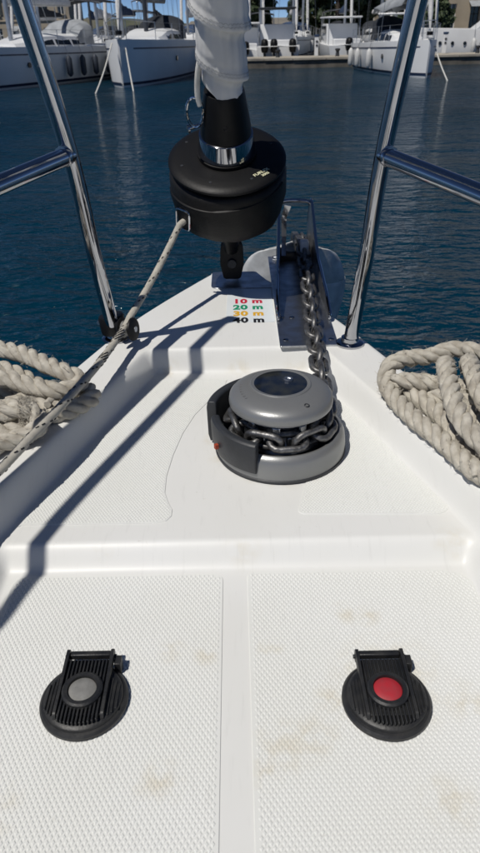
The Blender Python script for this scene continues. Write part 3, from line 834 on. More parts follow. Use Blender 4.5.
# ------------------------------------------------------------------ three-strand mooring ropes
def yarn_tube(mb, pts, rad, n, lob, amp, twist):
    # tube whose section has yarn ridges that spiral along the strand
    fr = frames(pts); vs = []; k = len(pts); d = 0
    for i, p in enumerate(pts):
        if i: d += (pts[i] - pts[i - 1]).length
        t, a, b = fr[i]
        for j in range(n):
            q = 2 * PI * j / n
            r_ = rad[i] * (1 + amp * math.cos(lob * q + d * twist * 6))
            vs.append(p + (a * math.cos(q) + b * math.sin(q)) * r_)
    mb.add(vs, [(i * n + j, i * n + (j + 1) % n, (i + 1) * n + (j + 1) % n, (i + 1) * n + j) for i in range(k - 1) for j in range(n)] + [tuple(range(n - 1, -1, -1)), tuple((k - 1) * n + j for j in range(n))])
def laid_rope(ctrl, r, name, parent, lay=2.45, seed=0, m='rope', fuzz=0):
    rn = random.Random(seed)
    pts = resample(spline(ctrl, 14), .0042)
    fr = frames(pts)
    mb = MB(); Lr = 0
    off = rn.uniform(0, 6)
    for k in range(3):
        q = []; rad = []
        d = 0
        for i, p in enumerate(pts):
            if i: d += (pts[i] - pts[i - 1]).length
            a = off + 2 * PI * k / 3 + d / (lay * 2 * r) * 2 * PI
            w = noise.noise(p * 30 + Vector((k * 7, seed, 0)))
            rr = r * (.53 + .03 * w)
            t, A, B = fr[i]
            q.append(p + (A * math.cos(a) + B * math.sin(a)) * rr)
            e = 1 if 2 < i < len(pts) - 3 else .75
            rad.append(r * .505 * (1 + .06 * w) * e)
        yarn_tube(mb, q, rad, 20, 5, .075, 26 + 3 * k)
    for i in range(fuzz * 2):
        j = rn.randrange(len(pts)); t, A, B = fr[j]; a = rn.uniform(0, 2 * PI)
        dr = A * math.cos(a) + B * math.sin(a)
        p0 = pts[j] + dr * r * .9
        p1 = p0 + dr * rn.uniform(.002, .006) + t * rn.uniform(-.006, .006); p2 = p1 + dr * rn.uniform(0, .003) + t * rn.uniform(-.006, .006)
        mb.tube([p0, p1, p2], .00035, 3)
    o = mb.build(name, m, parent, smooth=60)
    o.matrix_parent_inverse = Matrix.Translation(-parent.location)
    return o
RR = .0158
rr_ = empty('mooring_rope', (.37, .95, .075)); tag(rr_, 'thick beige mooring rope bundled on the right side deck', 'rope')
laid_rope([(.349, .775, .093), (.333, .828, .093), (.316, .883, .093), (.296, .933, .093), (.277, .998, .093), (.268, 1.045, .098), (.268, 1.068, .113), (.280, 1.083, .126), (.310, 1.095, .131), (.351, 1.101, .131), (.401, 1.119, .136), (.454, 1.10, .136), (.50, 1.04, .12), (.52, .95, .06)], RR, 'rope_turn', rr_, seed=1, fuzz=150)
laid_rope([(.40, .70, .094), (.36, .76, .094), (.345, .80, .094)], RR, 'rope_turn', rr_, seed=11)
laid_rope([(.274, 1.052, .105), (.285, 1.043, .113), (.315, 1.032, .115), (.358, 1.024, .110), (.404, 1.009, .106), (.46, .99, .11), (.50, .94, .08)], RR * .95, 'rope_turn', rr_, seed=2, fuzz=60)
laid_rope([(.300, 1.062, .094), (.316, 1.018, .093), (.331, .978, .093), (.342, .926, .094), (.354, .865, .094), (.372, .81, .095), (.40, .74, .095), (.43, .64, .095)], RR, 'rope_turn', rr_, seed=3, fuzz=60)
laid_rope([(.385, 1.095, .10), (.372, 1.066, .132), (.355, 1.005, .150), (.343, .934, .148), (.340, .875, .137), (.352, .829, .127), (.378, .785, .115), (.41, .72, .10), (.46, .62, .095)], RR, 'rope_turn', rr_, seed=4, fuzz=80)
laid_rope([(.425, 1.09, .105), (.410, 1.055, .140), (.395, .998, .156), (.387, .940, .152), (.390, .886, .142), (.41, .83, .125), (.45, .75, .11), (.49, .66, .10)], RR, 'rope_turn', rr_, seed=5, fuzz=60)
laid_rope([(.455, 1.05, .09), (.432, 1.00, .128), (.425, .94, .134), (.430, .88, .125), (.46, .80, .11), (.50, .70, .10)], RR, 'rope_turn', rr_, seed=6)
laid_rope([(.355, 1.075, .092), (.38, 1.0, .093), (.395, .93, .093), (.41, .86, .093), (.45, .76, .093)], RR, 'rope_turn', rr_, seed=7)

laid_rope([(.315, 1.085, .093), (.36, 1.065, .093), (.41, 1.045, .093), (.45, 1.0, .09), (.47, .93, .085)], RR, 'rope_turn', rr_, seed=8)
laid_rope([(.33, 1.0, .10), (.37, .985, .103), (.41, .965, .10), (.44, .93, .095)], RR, 'rope_turn', rr_, seed=9)

rl = empty('mooring_rope', (-.37, 1.02, .075)); tag(rl, 'thick beige mooring rope bundled on the left side deck under the furling line', 'rope')
laid_rope([(-.60, 1.08, .09), (-.54, 1.16, .125), (-.487, 1.173, .134), (-.459, 1.161, .137), (-.408, 1.136, .137), (-.357, 1.101, .132), (-.312, 1.073, .126), (-.292, 1.066, .116), (-.290, 1.052, .110), (-.304, 1.036, .112), (-.334, 1.027, .116), (-.378, 1.042, .121), (-.421, 1.057, .126), (-.46, 1.045, .12), (-.52, 1.0, .10), (-.56, .93, .05)], RR * 1.05, 'rope_turn', rl, seed=21, fuzz=120)
laid_rope([(-.55, 1.06, .11), (-.50, 1.10, .118), (-.45, 1.110, .121), (-.405, 1.095, .112), (-.37, 1.075, .10), (-.33, 1.065, .093)], RR, 'rope_turn', rl, seed=22)
laid_rope([(-.41, 1.02, .093), (-.376, 1.040, .093), (-.347, 1.055, .093), (-.304, 1.080, .093), (-.275, 1.066, .092), (-.266, 1.040, .092), (-.280, 1.015, .092), (-.302, .993, .092), (-.331, .982, .092), (-.367, .967, .092), (-.40, .93, .092), (-.45, .86, .092)], RR, 'rope_turn', rl, seed=23, fuzz=60)
laid_rope([(-.47, .99, .095), (-.42, 1.0, .098), (-.37, 1.0, .10), (-.335, .998, .098), (-.32, .98, .11)], RR, 'rope_turn', rl, seed=24)
laid_rope([(-.46, .93, .11), (-.413, .945, .115), (-.381, .945, .121), (-.354, .950, .122), (-.334, .940, .113), (-.332, .917, .103), (-.357, .904, .096), (-.390, .884, .094), (-.42, .845, .093), (-.47, .78, .093)], RR * .98, 'rope_turn', rl, seed=25, fuzz=140)
laid_rope([(-.44, .905, .094), (-.41, .925, .094), (-.375, .925, .094), (-.345, .935, .094)], RR, 'rope_turn', rl, seed=26)
laid_rope([(-.50, 1.12, .082), (-.44, 1.12, .088), (-.40, 1.105, .090), (-.36, 1.080, .092), (-.32, 1.06, .092)], RR, 'rope_turn', rl, seed=27)
laid_rope([(-.50, 1.06, .070), (-.45, 1.075, .078), (-.40, 1.07, .088), (-.35, 1.05, .092), (-.31, 1.03, .092)], RR, 'rope_turn', rl, seed=28)
laid_rope([(-.50, 1.0, .075), (-.45, 1.01, .084), (-.41, 1.01, .092), (-.37, 1.005, .094), (-.335, 1.0, .093)], RR, 'rope_turn', rl, seed=29)
laid_rope([(-.46, .96, .09), (-.42, .975, .094), (-.38, .98, .096), (-.34, .965, .095)], RR, 'rope_turn', rl, seed=30)
# frayed whipping
mb = MB(); rn = random.Random(5)
for i in range(260):
    a = rn.uniform(0, 2 * PI); p = Vector((-.352 + rn.uniform(-.012, .012), .949 + .017 * math.cos(a), .121 + .017 * math.sin(a)))
    d_ = Vector((rn.uniform(-.6, .6), math.cos(a), math.sin(a))).normalized()
    q = p + d_ * rn.uniform(.003, .009); mb.tube([p, q, q + Vector((rn.uniform(-.006, .006), rn.uniform(-.006, .002), rn.uniform(-.006, .001)))], .0004, 3)
mb.add([], [])
o = mb.build('frayed_fibre', 'rope', rl, smooth=0); o.matrix_parent_inverse = Matrix.Translation(-rl.location); tag(o, kind='stuff')

# ================================================================== the harbour behind
BD = []
def yacht(name, label, cat, group, bow, back, L, B, fb, mast=None, boom=True, hullm='hullw', stripe='navy', cabin=True, hood=None, bimini=None,
          fenders=(), ports=(), jib=True, cover='canvas_blue', mastm='alu', mh=14., detail=True, cabin_len=(.30, .66), fend_m='fenderw', full=.85):
    """local frame: origin at the bow on the waterline, +X aft, +Z up"""
    back = Vector((back[0], back[1], 0)).normalized()
    t = empty(name, (bow[0], bow[1], WATER), math.atan2(back.y, back.x)); tag(t, label, cat, group)
    NS = 18
    def b(u): return B / 2 * (1 - (1 - min(1, u * 1.02)) ** 2.3) ** full * (1 - .16 * u ** 3) + .03
    def sheer(u): return fb * (1 - .20 * u + .03 * u * u)
    st = []
    for i in range(NS + 1):
        u = i / NS; x = u * L; h = sheer(u); bb = b(u)
        st.append([(x + .10 * (1 - u) * (1 if k == 0 else 0) - (.06 if u == 0 and k > 2 else 0), bb * w, z) for k, (w, z) in enumerate(((.55, -.35), (.84, .03), (.90, .20), (.96, h * .55), (1., h - .06), (1., h)))])
    mb = MB(); nv = 6
    for s_ in (-1, 1):
        vs = [(x, s_ * y, z) for ring in st for (x, y, z) in ring]
        mb.add(vs, [(i * nv + j, i * nv + j + 1, (i + 1) * nv + j + 1, (i + 1) * nv + j) for i in range(NS) for j in range(nv - 1)])
    for ring in (st[0], st[-1]):
        mb.add([(x, -y, z) for x, y, z in ring] + [(x, y, z) for x, y, z in reversed(ring)], [tuple(range(2 * nv))])
    mb.build('hull', hullm, t, smooth=50)
    mb = MB(); vs = []
    for i in range(NS + 1):
        u = i / NS; vs += [(u * L, -b(u) + .02, sheer(u) - .03), (u * L, 0, sheer(u) + .05), (u * L, b(u) - .02, sheer(u) - .03)]
    mb.add(vs, [(i * 3 + j, i * 3 + j + 1, (i + 1) * 3 + j + 1, (i + 1) * 3 + j) for i in range(NS) for j in range(2)]).build('deck', 'hullw', t, smooth=50)
    if stripe:
        for zz, hh in ((.09, .10),) + (((fb * .80, .05),) if detail else ()):
            mb = MB(); 
            for s_ in (-1, 1):
                vs = []
                for i in range(NS + 1):
                    u = i / NS; h = sheer(u); 
                    z0 = zz * (h / fb if zz > .3 else 1)
                    w = interp([(-.35, .55), (.03, .84), (.20, .90), (h * .55, .96), (h - .06, 1.)], z0); w2 = interp([(-.35, .55), (.03, .84), (.20, .90), (h * .55, .96), (h - .06, 1.)], z0 + hh)
                    vs += [(u * L - .02 * (i == 0), s_ * (b(u) * w + .015), z0), (u * L - .02 * (i == 0), s_ * (b(u) * w2 + .015), z0 + hh)]
                mb.add(vs, [(i * 2, i * 2 + 1, i * 2 + 3, i * 2 + 2) for i in range(NS)])
            mb.build('stripe', stripe, t, smooth=50)
    if cabin:
        c0, c1 = cabin_len; K = 8
        mb = MB(); vs = []
        for i in range(K + 1):
            u = c0 + (c1 - c0) * i / K; hc = .50 * (.25 + .75 * sstep(0, .45, i / K)); zz = sheer(u); w = b(u) * .62
            vs += [(u * L, -w, zz - .02), (u * L, -w * .86, zz + hc * .8), (u * L, -w * .6, zz + hc), (u * L, w * .6, zz + hc), (u * L, w * .86, zz + hc * .8), (u * L, w, zz - .02)]
        mb.add(vs, [(i * 6 + j, i * 6 + j + 1, (i + 1) * 6 + j + 1, (i + 1) * 6 + j) for i in range(K) for j in range(5)] + [tuple(range(6)), tuple(K * 6 + j for j in range(6))])
        cb = mb.build('cabin', 'hullw', t, smooth=40)
        for s_ in (-1, 1):
            for (f0, f1) in ((.26, .50), (.53, .75), (.78, .97)):
                vs = []
                for f in (f0, f1):
                    u = c0 + (c1 - c0) * f; hc = .50 * (.25 + .75 * sstep(0, .45, f)); zz = sheer(u); w = b(u) * .62
                    for g in (.16, .84):
                        vs.append((u * L, s_ * (w * (1 - .14 * g / .8 * 1) + .012), zz + hc * .8 * g))
                MB().add(vs, [(0, 1, 3, 2)]).add([(x, y + s_ * .012, z) for x, y, z in vs], [(0, 1, 3, 2)]).build('window', 'glass', cb, smooth=0)
    if hood:
        x0 = cabin_len[1] * L; zz = sheer(cabin_len[1]) + .38; w = b(cabin_len[1]) * .6; vs = []
        for i, (dx, hh) in enumerate(((-.55, .02), (-.25, .42), (.15, .68), (.75, .74))):
            for j in range(9):
                a = PI * j / 8; vs.append((x0 + dx, -w * math.cos(a), zz + hh * math.sin(a) ** .6 - (.30 if j in (0, 8) else 0)))
        MB().add(vs, [(i * 9 + j, i * 9 + j + 1, (i + 1) * 9 + j + 1, (i + 1) * 9 + j) for i in range(3) for j in range(8)]).build('spray_hood', hood, t, smooth=50)
    if bimini:
        x0 = L * .80; zz = sheer(.8) + 1.85; w = b(.8) * .82; vs = []
        for i in range(6):
            for j in range(7):
                f = j / 6 * 2 - 1; vs.append((x0 - 1.15 + 2.3 * i / 5, w * f, zz + .16 * (1 - f * f) - .10 * abs(i / 2.5 - 1) ** 2))
        bo = MB().add(vs, [(i * 7 + j, i * 7 + j + 1, (i + 1) * 7 + j + 1, (i + 1) * 7 + j) for i in range(5) for j in range(6)]).build('bimini', bimini, t, smooth=50)
        so = bo.modifiers.new('solid', 'SOLIDIFY'); so.thickness = .03
        for dx in (-1.05, 0, 1.05):
            MB().tube([(x0 + dx * .3, -w - .0, sheer(.8)), (x0 + dx, -w, zz - .08), (x0 + dx, 0, zz + .12), (x0 + dx, w, zz - .08), (x0 + dx * .3, w, sheer(.8))], .018, 6).build('bimini_frame', 'alu', t)
    if mast:
        mx = mast * L; dk = sheer(mast) + .4
        MB().tube([(mx, 0, dk - .4), (mx + .05, 0, dk + mh * .5), (mx + .16, 0, dk + mh)], [.10, .10, .07], 10).build('mast', mastm, t)
        for s_ in (-1, 1):
            for q in (.42, .72):
                MB().tube([(mx + .05 * q, 0, dk + mh * q), (mx + .22, s_ * b(mast) * .66 * (1.15 - q * .5), dk + mh * q + .05)], .025, 6).build('spreader', mastm, t)
            MB().tube([(mx + .25, s_ * b(mast) * .93, sheer(mast)), (mx + .22, s_ * b(mast) * .63, dk + mh * .42), (mx + .2, s_ * b(mast) * .52, dk + mh * .72), (mx + .15, 0, dk + mh * .97)], .011, 4).build('shroud', 'wire', t)
        MB().tube([(L * .985, 0, sheer(1)), (mx + .16, 0, dk + mh * .985)], .010, 4).build('backstay', 'wire', t)
        if jib:
            p0 = Vector((.12, 0, fb + .25)); p1 = Vector((mx + .1, 0, dk + mh * .97))
            MB().tube([p0, p0.lerp(p1, .03), p0.lerp(p1, .06), p0.lerp(p1, .5), p0.lerp(p1, .93), p1], [.02, .06, .105, .085, .045, .02], 8).build('furled_jib', 'cloth', t)
            MB().lathe([(.0, 0), (.13, 0), (.13, .14), (.0, .14)], 14, Matrix.Translation((.14, 0, fb + .16))).build('jib_drum', 'black', t)
        if boom:
            zb = dk + 1.15; x1 = mx + L * .36
            MB().tube([(mx + .1, 0, zb), (x1, 0, zb + .05)], .075, 8).build('boom', mastm, t)
            vs = []; K = 10
            for i in range(K + 1):
                u = i / K; xx = mx + .05 + (x1 - mx - .1) * u; hh = .62 * (1 - .55 * u) + .03 * math.sin(i * 2.1); ww = .17 * (1 - .4 * u)
                vs += [(xx, -ww * .7, zb + .03), (xx, -ww, zb + hh * .45), (xx, -ww * .2, zb + hh), (xx, ww * .2, zb + hh), (xx, ww, zb + hh * .45), (xx, ww * .7, zb + .03)]
            MB().add(vs, [(i * 6 + j, i * 6 + (j + 1) % 6, (i + 1) * 6 + (j + 1) % 6, (i + 1) * 6 + j) for i in range(K) for j in range(6)] + [tuple(range(6)), tuple(K * 6 + j for j in range(6))]).build('sail_cover', cover, t, smooth=50)
    if detail:
        # pulpit and guard rails
        pp = [(L * .16, s_ * b(.16) * .96, sheer(.16) + .62) for s_ in (-1, 1)]
        MB().tube(spline([pp[0], (.2, -.28, fb + .68), (-.12, 0, fb + .70), (.2, .28, fb + .68), pp[1]], 6), .017, 6).build('pulpit_rail', 'alu', t)
        for s_ in (-1, 1):
            MB().tube([(.25, s_ * .26, fb - .02), (.2, s_ * .28, fb + .68)], .016, 6).build('pulpit_leg', 'alu', t)
            tops = []
            for u in (.16, .30, .44, .58, .72, .86, .98):
                p = Vector((u * L, s_ * b(u) * .96, sheer(u))); tops.append(p + Vector((0, 0, .62)))
                MB().tube([p, tops[-1]], .014, 6).build('stanchion', 'alu', t)
            mb = MB(); mb.tube(tops, .006, 4); mb.tube([p - Vector((0, 0, .3)) for p in tops], .006, 4); mb.build('lifeline', 'wire', t)
        MB().box((.03, 0, fb + .04), (.5, .14, .06)).build('stem_fitting', 'alu', t)
    for s_, us in fenders:
        for u in us:
            zz = sheer(u) * .48; y_ = s_ * (b(u) + .14)
            MB().lathe([(0, -.42), (.06, -.40), (.13, -.30), (.13, .28), (.07, .38), (.03, .42), (0, .42)], 12, Matrix.Translation((u * L, y_, zz))).build('fender', fend_m, t)
            MB().tube([(u * L, y_, zz + .4), (u * L, s_ * b(u) * .97, sheer(u) + .3)], .012, 4).build('fender_line', 'wire', t)
    for s_, us in ports:
        for u in us:
            zz = sheer(u) * .56; y0 = s_ * (b(u) * .965)
            MB().lathe([(0, 0), (.10, 0), (.10, .05), (0, .05)], 16, Matrix.Translation((u * L, y0, zz)) @ Matrix.Rotation(R(-90 * s_), 4, 'X')).build('portlight', 'glass', t)
    BD.append(t); return t

yacht('sailing_yacht', 'white sloop moored bow-on with dark stripes beyond the left pulpit leg', 'sailboat', 'moored yachts', (-4.5, 30.3), (.115, .99), 12.5, 4.1, 1.72, full=.58,
      mast=.40, hood='canvas_dark', bimini='canvas_dark', fenders=((-1, (.62, .74)), (1, (.6,))), ports=((-1, (.33,)), (1, (.3, .36))), cover='canvas_grey', mastm='mastdark', mh=15)
yacht('sailing_yacht', 'large white yacht behind the top of the left pulpit leg', 'sailboat', 'moored yachts', (-11.2, 28.2), (.36, .93), 13.5, 4.3, 1.60,
      mast=.36, hood='canvas_grey', fenders=((-1, (.46, .53, .60, .68, .76, .84, .91)),), ports=((-1, (.16, .30)),), bimini='canvas_dark', cover='cloth', fend_m='fendern', mh=16)
yt = yacht('sailing_yacht', 'white sloop with a grey boom tent behind the right pulpit leg', 'sailboat', 'moored yachts', (8.45, 32.4), (-.10, .99), 8.2, 3.0, 1.45, full=.62,
      mast=.40, hood='canvas_dark', fenders=((1, (.50, .72, .9)),), ports=((1, (.36,)),), cover='canvas_grey', mh=12.5)
# draped tent over the boom
L_ = 10.2; mb = MB(); vs = []
for i in range(9):
    u = i / 8; xx = 2.6 + 3.9 * u; zr = 3.75 - .75 * u + .08 * math.sin(i * 2.3); wv = .5 + .75 * math.sin(PI * min(1, u * 1.05 + .02)) ; ze = 2.65 - .10 * u + .12 * math.sin(i * 1.9 + 1)
    vs += [(xx, -wv, ze), (xx, -wv * .5, (zr + ze) / 2 - .05), (xx, 0, zr), (xx, wv * .5, (zr + ze) / 2 - .05), (xx, wv, ze)]
mb.add(vs, [(i * 5 + j, i * 5 + j + 1, (i + 1) * 5 + j + 1, (i + 1) * 5 + j) for i in range(8) for j in range(4)])
o = mb.build('boom_tent', 'canvas_grey', yt, smooth=50); so = o.modifiers.new('solid', 'SOLIDIFY'); so.thickness = .02

# further sailing boats with their masts
far = [((-7.2, 43.5), (.1, 1), 10.5, 3.4, 1.3, 'small white sailboat moored between the two large yachts on the left', 'alu'),
       ((-13.5, 47.), (.15, 1), 11.5, 3.6, 1.35, 'white sailboat farthest left behind the large yacht', 'alu'),
       ((-9.9, 50.), (.1, 1), 11.0, 3.5, 1.3, 'sailboat with a pale mast behind the boom of the large left yacht', 'alu'),
       ((-1.0, 47.5), (.02, 1), 10.0, 3.3, 1.3, 'white sailboat mostly hidden behind the rolled headsail', 'alu'),
       ((1.25, 54.0), (.0, 1), 10.5, 3.4, 1.3, 'sailboat beyond the quay just right of the rolled headsail', 'alu'),
       ((4.7, 55.5), (.02, 1), 11.0, 3.5, 1.35, 'sailboat behind the outboard motorboat beyond the quay', 'alu'),
       ((8.9, 57.), (.03, 1), 11.5, 3.5, 1.35, 'sailboat beyond the quay left of the sloop with the boom tent', 'alu'),
       ((11.0, 48.5), (.05, 1), 10.5, 3.4, 1.3, 'sailboat on the far side of the quay behind the boom tent', 'alu')]
far += [((-15.5, 56.), (.1, 1), 11, 3.5, 1.3, 'sailboat with blue hood far behind the leftmost pulpit leg', 'alu'),
        ((-11.8, 58.), (.1, 1), 11, 3.5, 1.3, 'sailboat in the rear row between the two left yachts', 'mastdark'),
        ((-6.3, 57.), (.05, 1), 11, 3.5, 1.3, 'rear sailboat just left of the bow-on sloop', 'mastdark'),
        ((-3.6, 55.), (.05, 1), 11, 3.5, 1.3, 'rear sailboat behind the mast of the bow-on sloop', 'alu'),
        ((2.6, 62.5), (.0, 1), 11, 3.4, 1.3, 'rear sailboat with its mast in the sky gap beyond the quay', 'alu'),
        ((6.1, 61.5), (.0, 1), 11, 3.4, 1.3, 'rear sailboat in front of the dark trees beyond the quay', 'alu'),
        ((12.2, 58.5), (.0, 1), 11, 3.4, 1.3, 'rear sailboat in front of the grey stone house', 'alu'),
        ((14.6, 54.5), (.0, 1), 11, 3.4, 1.3, 'sailboat with its mast in front of the beige house', 'alu')]
for k, (bw, bk, L_, B_, f_, lab, mm) in enumerate(far):
    yacht('sailing_yacht', lab, 'sailboat', 'sailboats beyond the quay', bw, bk, L_, B_, f_, mast=.40, hood='canvas_blue' if k % 2 else 'canvas_dark', bimini='canvas_dark' if k % 3 == 0 else None,
          cover=('canvas_blue', 'canvas_dark', 'cloth')[k % 3], fenders=((-1, (.5, .7)), (1, (.5, .7))), mastm=mm, mh=12.5 + (k * 37 % 5) * .6)

# ------------------------------------------------------------------ motorboats
def motorboat(label, pos, back, L, B, fb, engines=(), hard='canvas_dark', screen=True, group='motorboats at the quay', tall=2.0, flank=None, ports=(), fenders=()):
    t = yacht('motorboat', label, 'motorboat', group, pos, back, L, B, fb, mast=None, stripe=flank or 'navy', cabin=False, detail=False, ports=ports, fenders=fenders)
    x0 = L * .36; z0 = fb * .86
    vs = []
    w = B * .36
    for x, ww, z in ((x0 - .9, w * .6, z0), (x0, w * .9, z0 + .6), (x0 + .75, w * .95, z0 + 1.15), (x0 + 2.6, w, z0 + 1.15), (x0 + 2.8, w, z0)):
        vs += [(x, -ww, z), (x, ww, z)]
    fs = [(i * 2, i * 2 + 1, i * 2 + 3, i * 2 + 2) for i in range(4)] + [(0, 2, 4, 6, 8), (1, 3, 5, 7, 9)]
    MB().add(vs, fs).build('console', 'hullw', t, smooth=0, bevel=.03)
    for s_ in (-1, 1):
        MB().box((x0 + 1.6, s_ * (w + .015), z0 + .82), (1.5, .03, .42)).build('window', 'glass', t, bevel=.01)
    MB().add([(x0 + .06, -w * .8, z0 + .68), (x0 + .06, w * .8, z0 + .68), (x0 + .66, w * .86, z0 + 1.13), (x0 + .66, -w * .86, z0 + 1.13)], [(0, 1, 2, 3)]).build('windscreen', 'glass', t, smooth=0)
    MB().box((x0 + 2.0, 0, z0 + tall), (3.3, w * 2.15, .10)).build('canopy', hard, t, bevel=.04)
    for sx_ in (-1.4, 1.4):
        for s_ in (-1, 1):
            MB().tube([(x0 + 2.0 + sx_, s_ * w, z0 - .1), (x0 + 2 + sx_ * .95, s_ * w, z0 + tall)], .025, 6).build('canopy_post', 'alu', t)
    MB().box((L * .93, 0, z0 + .1), (.5, B * .62, .45)).build('stern_bench', 'hullw', t, bevel=.05)
    for y in engines:
        e = MB()
        e.lathe([(0, -.04), (.20, -.02), (.25, .12), (.26, .42), (.23, .60), (.14, .68), (0, .70)], 16, Matrix.Translation((L + .28, y, fb * .60)) @ Matrix.Diagonal((1.25, .86, 1, 1)))
        eo = e.build('outboard', 'black', t, smooth=50)
        MB().box((L + .24, y, fb * .60 - .55), (.20, .14, 1.0)).build('leg', 'char', eo, bevel=.03)
        MB().box((L + .28, y, fb * .60 + .30), (.66, .46, .035)).build('trim_band', 'hullw', eo, bevel=.01)
    return t
motorboat('white motorboat with black outboard engines and dark canopy behind the quay', (3.0, 54.8), (-.02, -1), 8.5, 3.0, 1.15, (-.85, -.28, .85), 'canvas_dark')
motorboat('white motorboat with a dark canopy beyond the middle of the quay', (6.9, 55.5), (.06, -1), 7.5, 2.8, 1.1, (.0,), 'hullw', tall=1.5)
motorboat('low white motorboat moored beside the outboard boat by the rolled headsail', (.85, 53.5), (0, -1), 6.5, 2.3, .95, (0,), 'hullw', tall=1.4)
motorboat('big white motor cruiser with dark canopy at the right edge behind the quay', (11.3, 47.9), (.985, -.10), 12.0, 3.6, 1.75, (), 'canvas_dark', tall=1.75, ports=((-1, (.14, .20, .26, .34, .42)),), fenders=((-1, (.10, .30, .5)),))
motorboat('white open boat between the right sloop and the motor cruiser', (9.6, 46.0), (.25, 1), 8., 2.7, 1.25, (), 'hullw', tall=1.5)

# ------------------------------------------------------------------ mooring lines of the moored boats
def mline(label, a, b, sag=.1):
    a = Vector(a); b = Vector(b)
    pts = [a.lerp(b, i / 10) - Vector((0, 0, sag * math.sin(PI * i / 10))) for i in range(11)]
    o = MB().tube(pts, .028, 6).build('mooring_line', 'white_strap'); tag(o, label, 'mooring line', 'bow mooring lines')
mline('bow line of the left sloop dropping to the water left of its stem', (-4.75, 30.15, .15), (-5.25, 27.8, WATER - .1))
mline('bow line of the left sloop dropping to the water right of its stem', (-4.3, 30.6, .10), (-3.85, 28.6, WATER - .1))
mline('slanting white line running into the water right of the right pulpit leg', (8.9, 33.8, .05), (8.95, 30.6, WATER - .1))

# ------------------------------------------------------------------ quay
q = empty('stone_quay', (5, 44, WATER)); tag(q, 'low pale stone quay with dark waterside wall across the harbour', 'quay')
def pq(mb_, name, m, **k):
    o = mb_.build(name, m, q, **k); o.matrix_parent_inverse = Matrix.Translation(-q.location); return o
pq(MB().box((9, 43.95, WATER + .0), (40, 3.4, .76)), 'wall', 'stone_d', bevel=.02)
x = -11.
while x < 28.9:
    w_ = random.uniform(1.2, 1.9)
    pq(MB().box((x + w_ / 2, 42.55 + random.uniform(-.02, .02), WATER + .445), (w_ - .02, .75, .13)), 'coping_stone', 'stone', bevel=.015)
    x += w_
pq(MB().box((9, 44.3, WATER + .42), (40, 2.72, .10)), 'paving', 'stone')
for k, x in enumerate((-3, 2.6, 6.0, 10.5, 14)):
    bo = MB().lathe([(.0, 0), (.13, 0), (.11, .05), (.09, .25), (.15, .32), (.14, .38), (0, .40)], 16, Matrix.Translation((x, 43.0, WATER + .51))).build('bollard', 'char')
    tag(bo, ('black mooring bollard on the quay behind the left sloop', 'black mooring bollard on the quay below the outboard motorboat', 'black mooring bollard on the quay left of the boom tent sloop', 'black mooring bollard on the quay just right of the right pulpit leg', 'black mooring bollard on the quay before the motor cruiser')[k], 'bollard', 'quay bollards')

for k, x in enumerate((-1.5, 5.0, 12.6)):
    dp = empty('dock_pedestal', (x, 44.9, WATER + .47)); tag(dp, ('white power pedestal on the quay left of the rolled headsail', 'white power pedestal on the middle of the quay', 'white power pedestal on the quay before the motor cruiser')[k], 'pedestal', 'power pedestals on the quay')
    MB().box((0, 0, .5), (.22, .20, 1.0)).build('post', 'hullw', dp, bevel=.02)
    MB().box((0, 0, 1.05), (.27, .25, .10)).build('cap', 'canvas_blue', dp, bevel=.02)
    for z_ in (.55, .75): MB().box((0, -.115, z_), (.12, .03, .10)).build('socket', 'char', dp, bevel=.01)

# shore
mb = MB(); vs = []; fs = []
NXs, NYs = 60, 8
for i in range(NYs + 1):
    for j in range(NXs + 1):
        x = -8 + 160 * j / NXs; y = 70 + 130 * (i / NYs) ** 1.4
        z = WATER + (1.1 if i else -.6) + .02 * (y - 70) + noise.noise(Vector((x * .05, y * .05, 0))) * .3 * (i > 0)
        vs.append((x + (2 * noise.noise(Vector((y * .1, 3, 0))) if j == 0 else 0), y if i else 69.4, z))
mb.add(vs, [(i * (NXs + 1) + j, i * (NXs + 1) + j + 1, (i + 1) * (NXs + 1) + j + 1, (i + 1) * (NXs + 1) + j) for i in range(NYs) for j in range(NXs)])
tag(mb.build('shore_ground', 'land', smooth=60), kind='structure')
def hill(name, y0, x0, x1, h, seed, n=90):
    mb = MB(); vs = []; K = 12
    for i in range(n + 1):
        u = i / n; x = x0 + (x1 - x0) * u
        env = sstep(0, .25, u) * sstep(1, .55, u)
        top = h * env * (.8 + .35 * noise.noise(Vector((u * 4, seed, 0))) + .12 * noise.noise(Vector((u * 15, seed, 1))))
        for k in range(K + 1):
            v = k / K
            vs.append((x, y0 + v * h * 6, WATER - .5 + (top + .5) * math.sin(v * PI / 2) + noise.noise(Vector((u * 30, v * 8, seed))) * h * .03 * v))
    mb.add(vs, [(i * (K + 1) + k, i * (K + 1) + k + 1, (i + 1) * (K + 1) + k + 1, (i + 1) * (K + 1) + k) for i in range(n) for k in range(K)])
    tag(mb.build(name, 'hill', smooth=60), kind='structure')
hill('hill', 260, -190, -72, 15, 3)
hill('hill', 520, -330, 60, 10, 8)
hill('hill', 330, 20, 420, 34, 11)

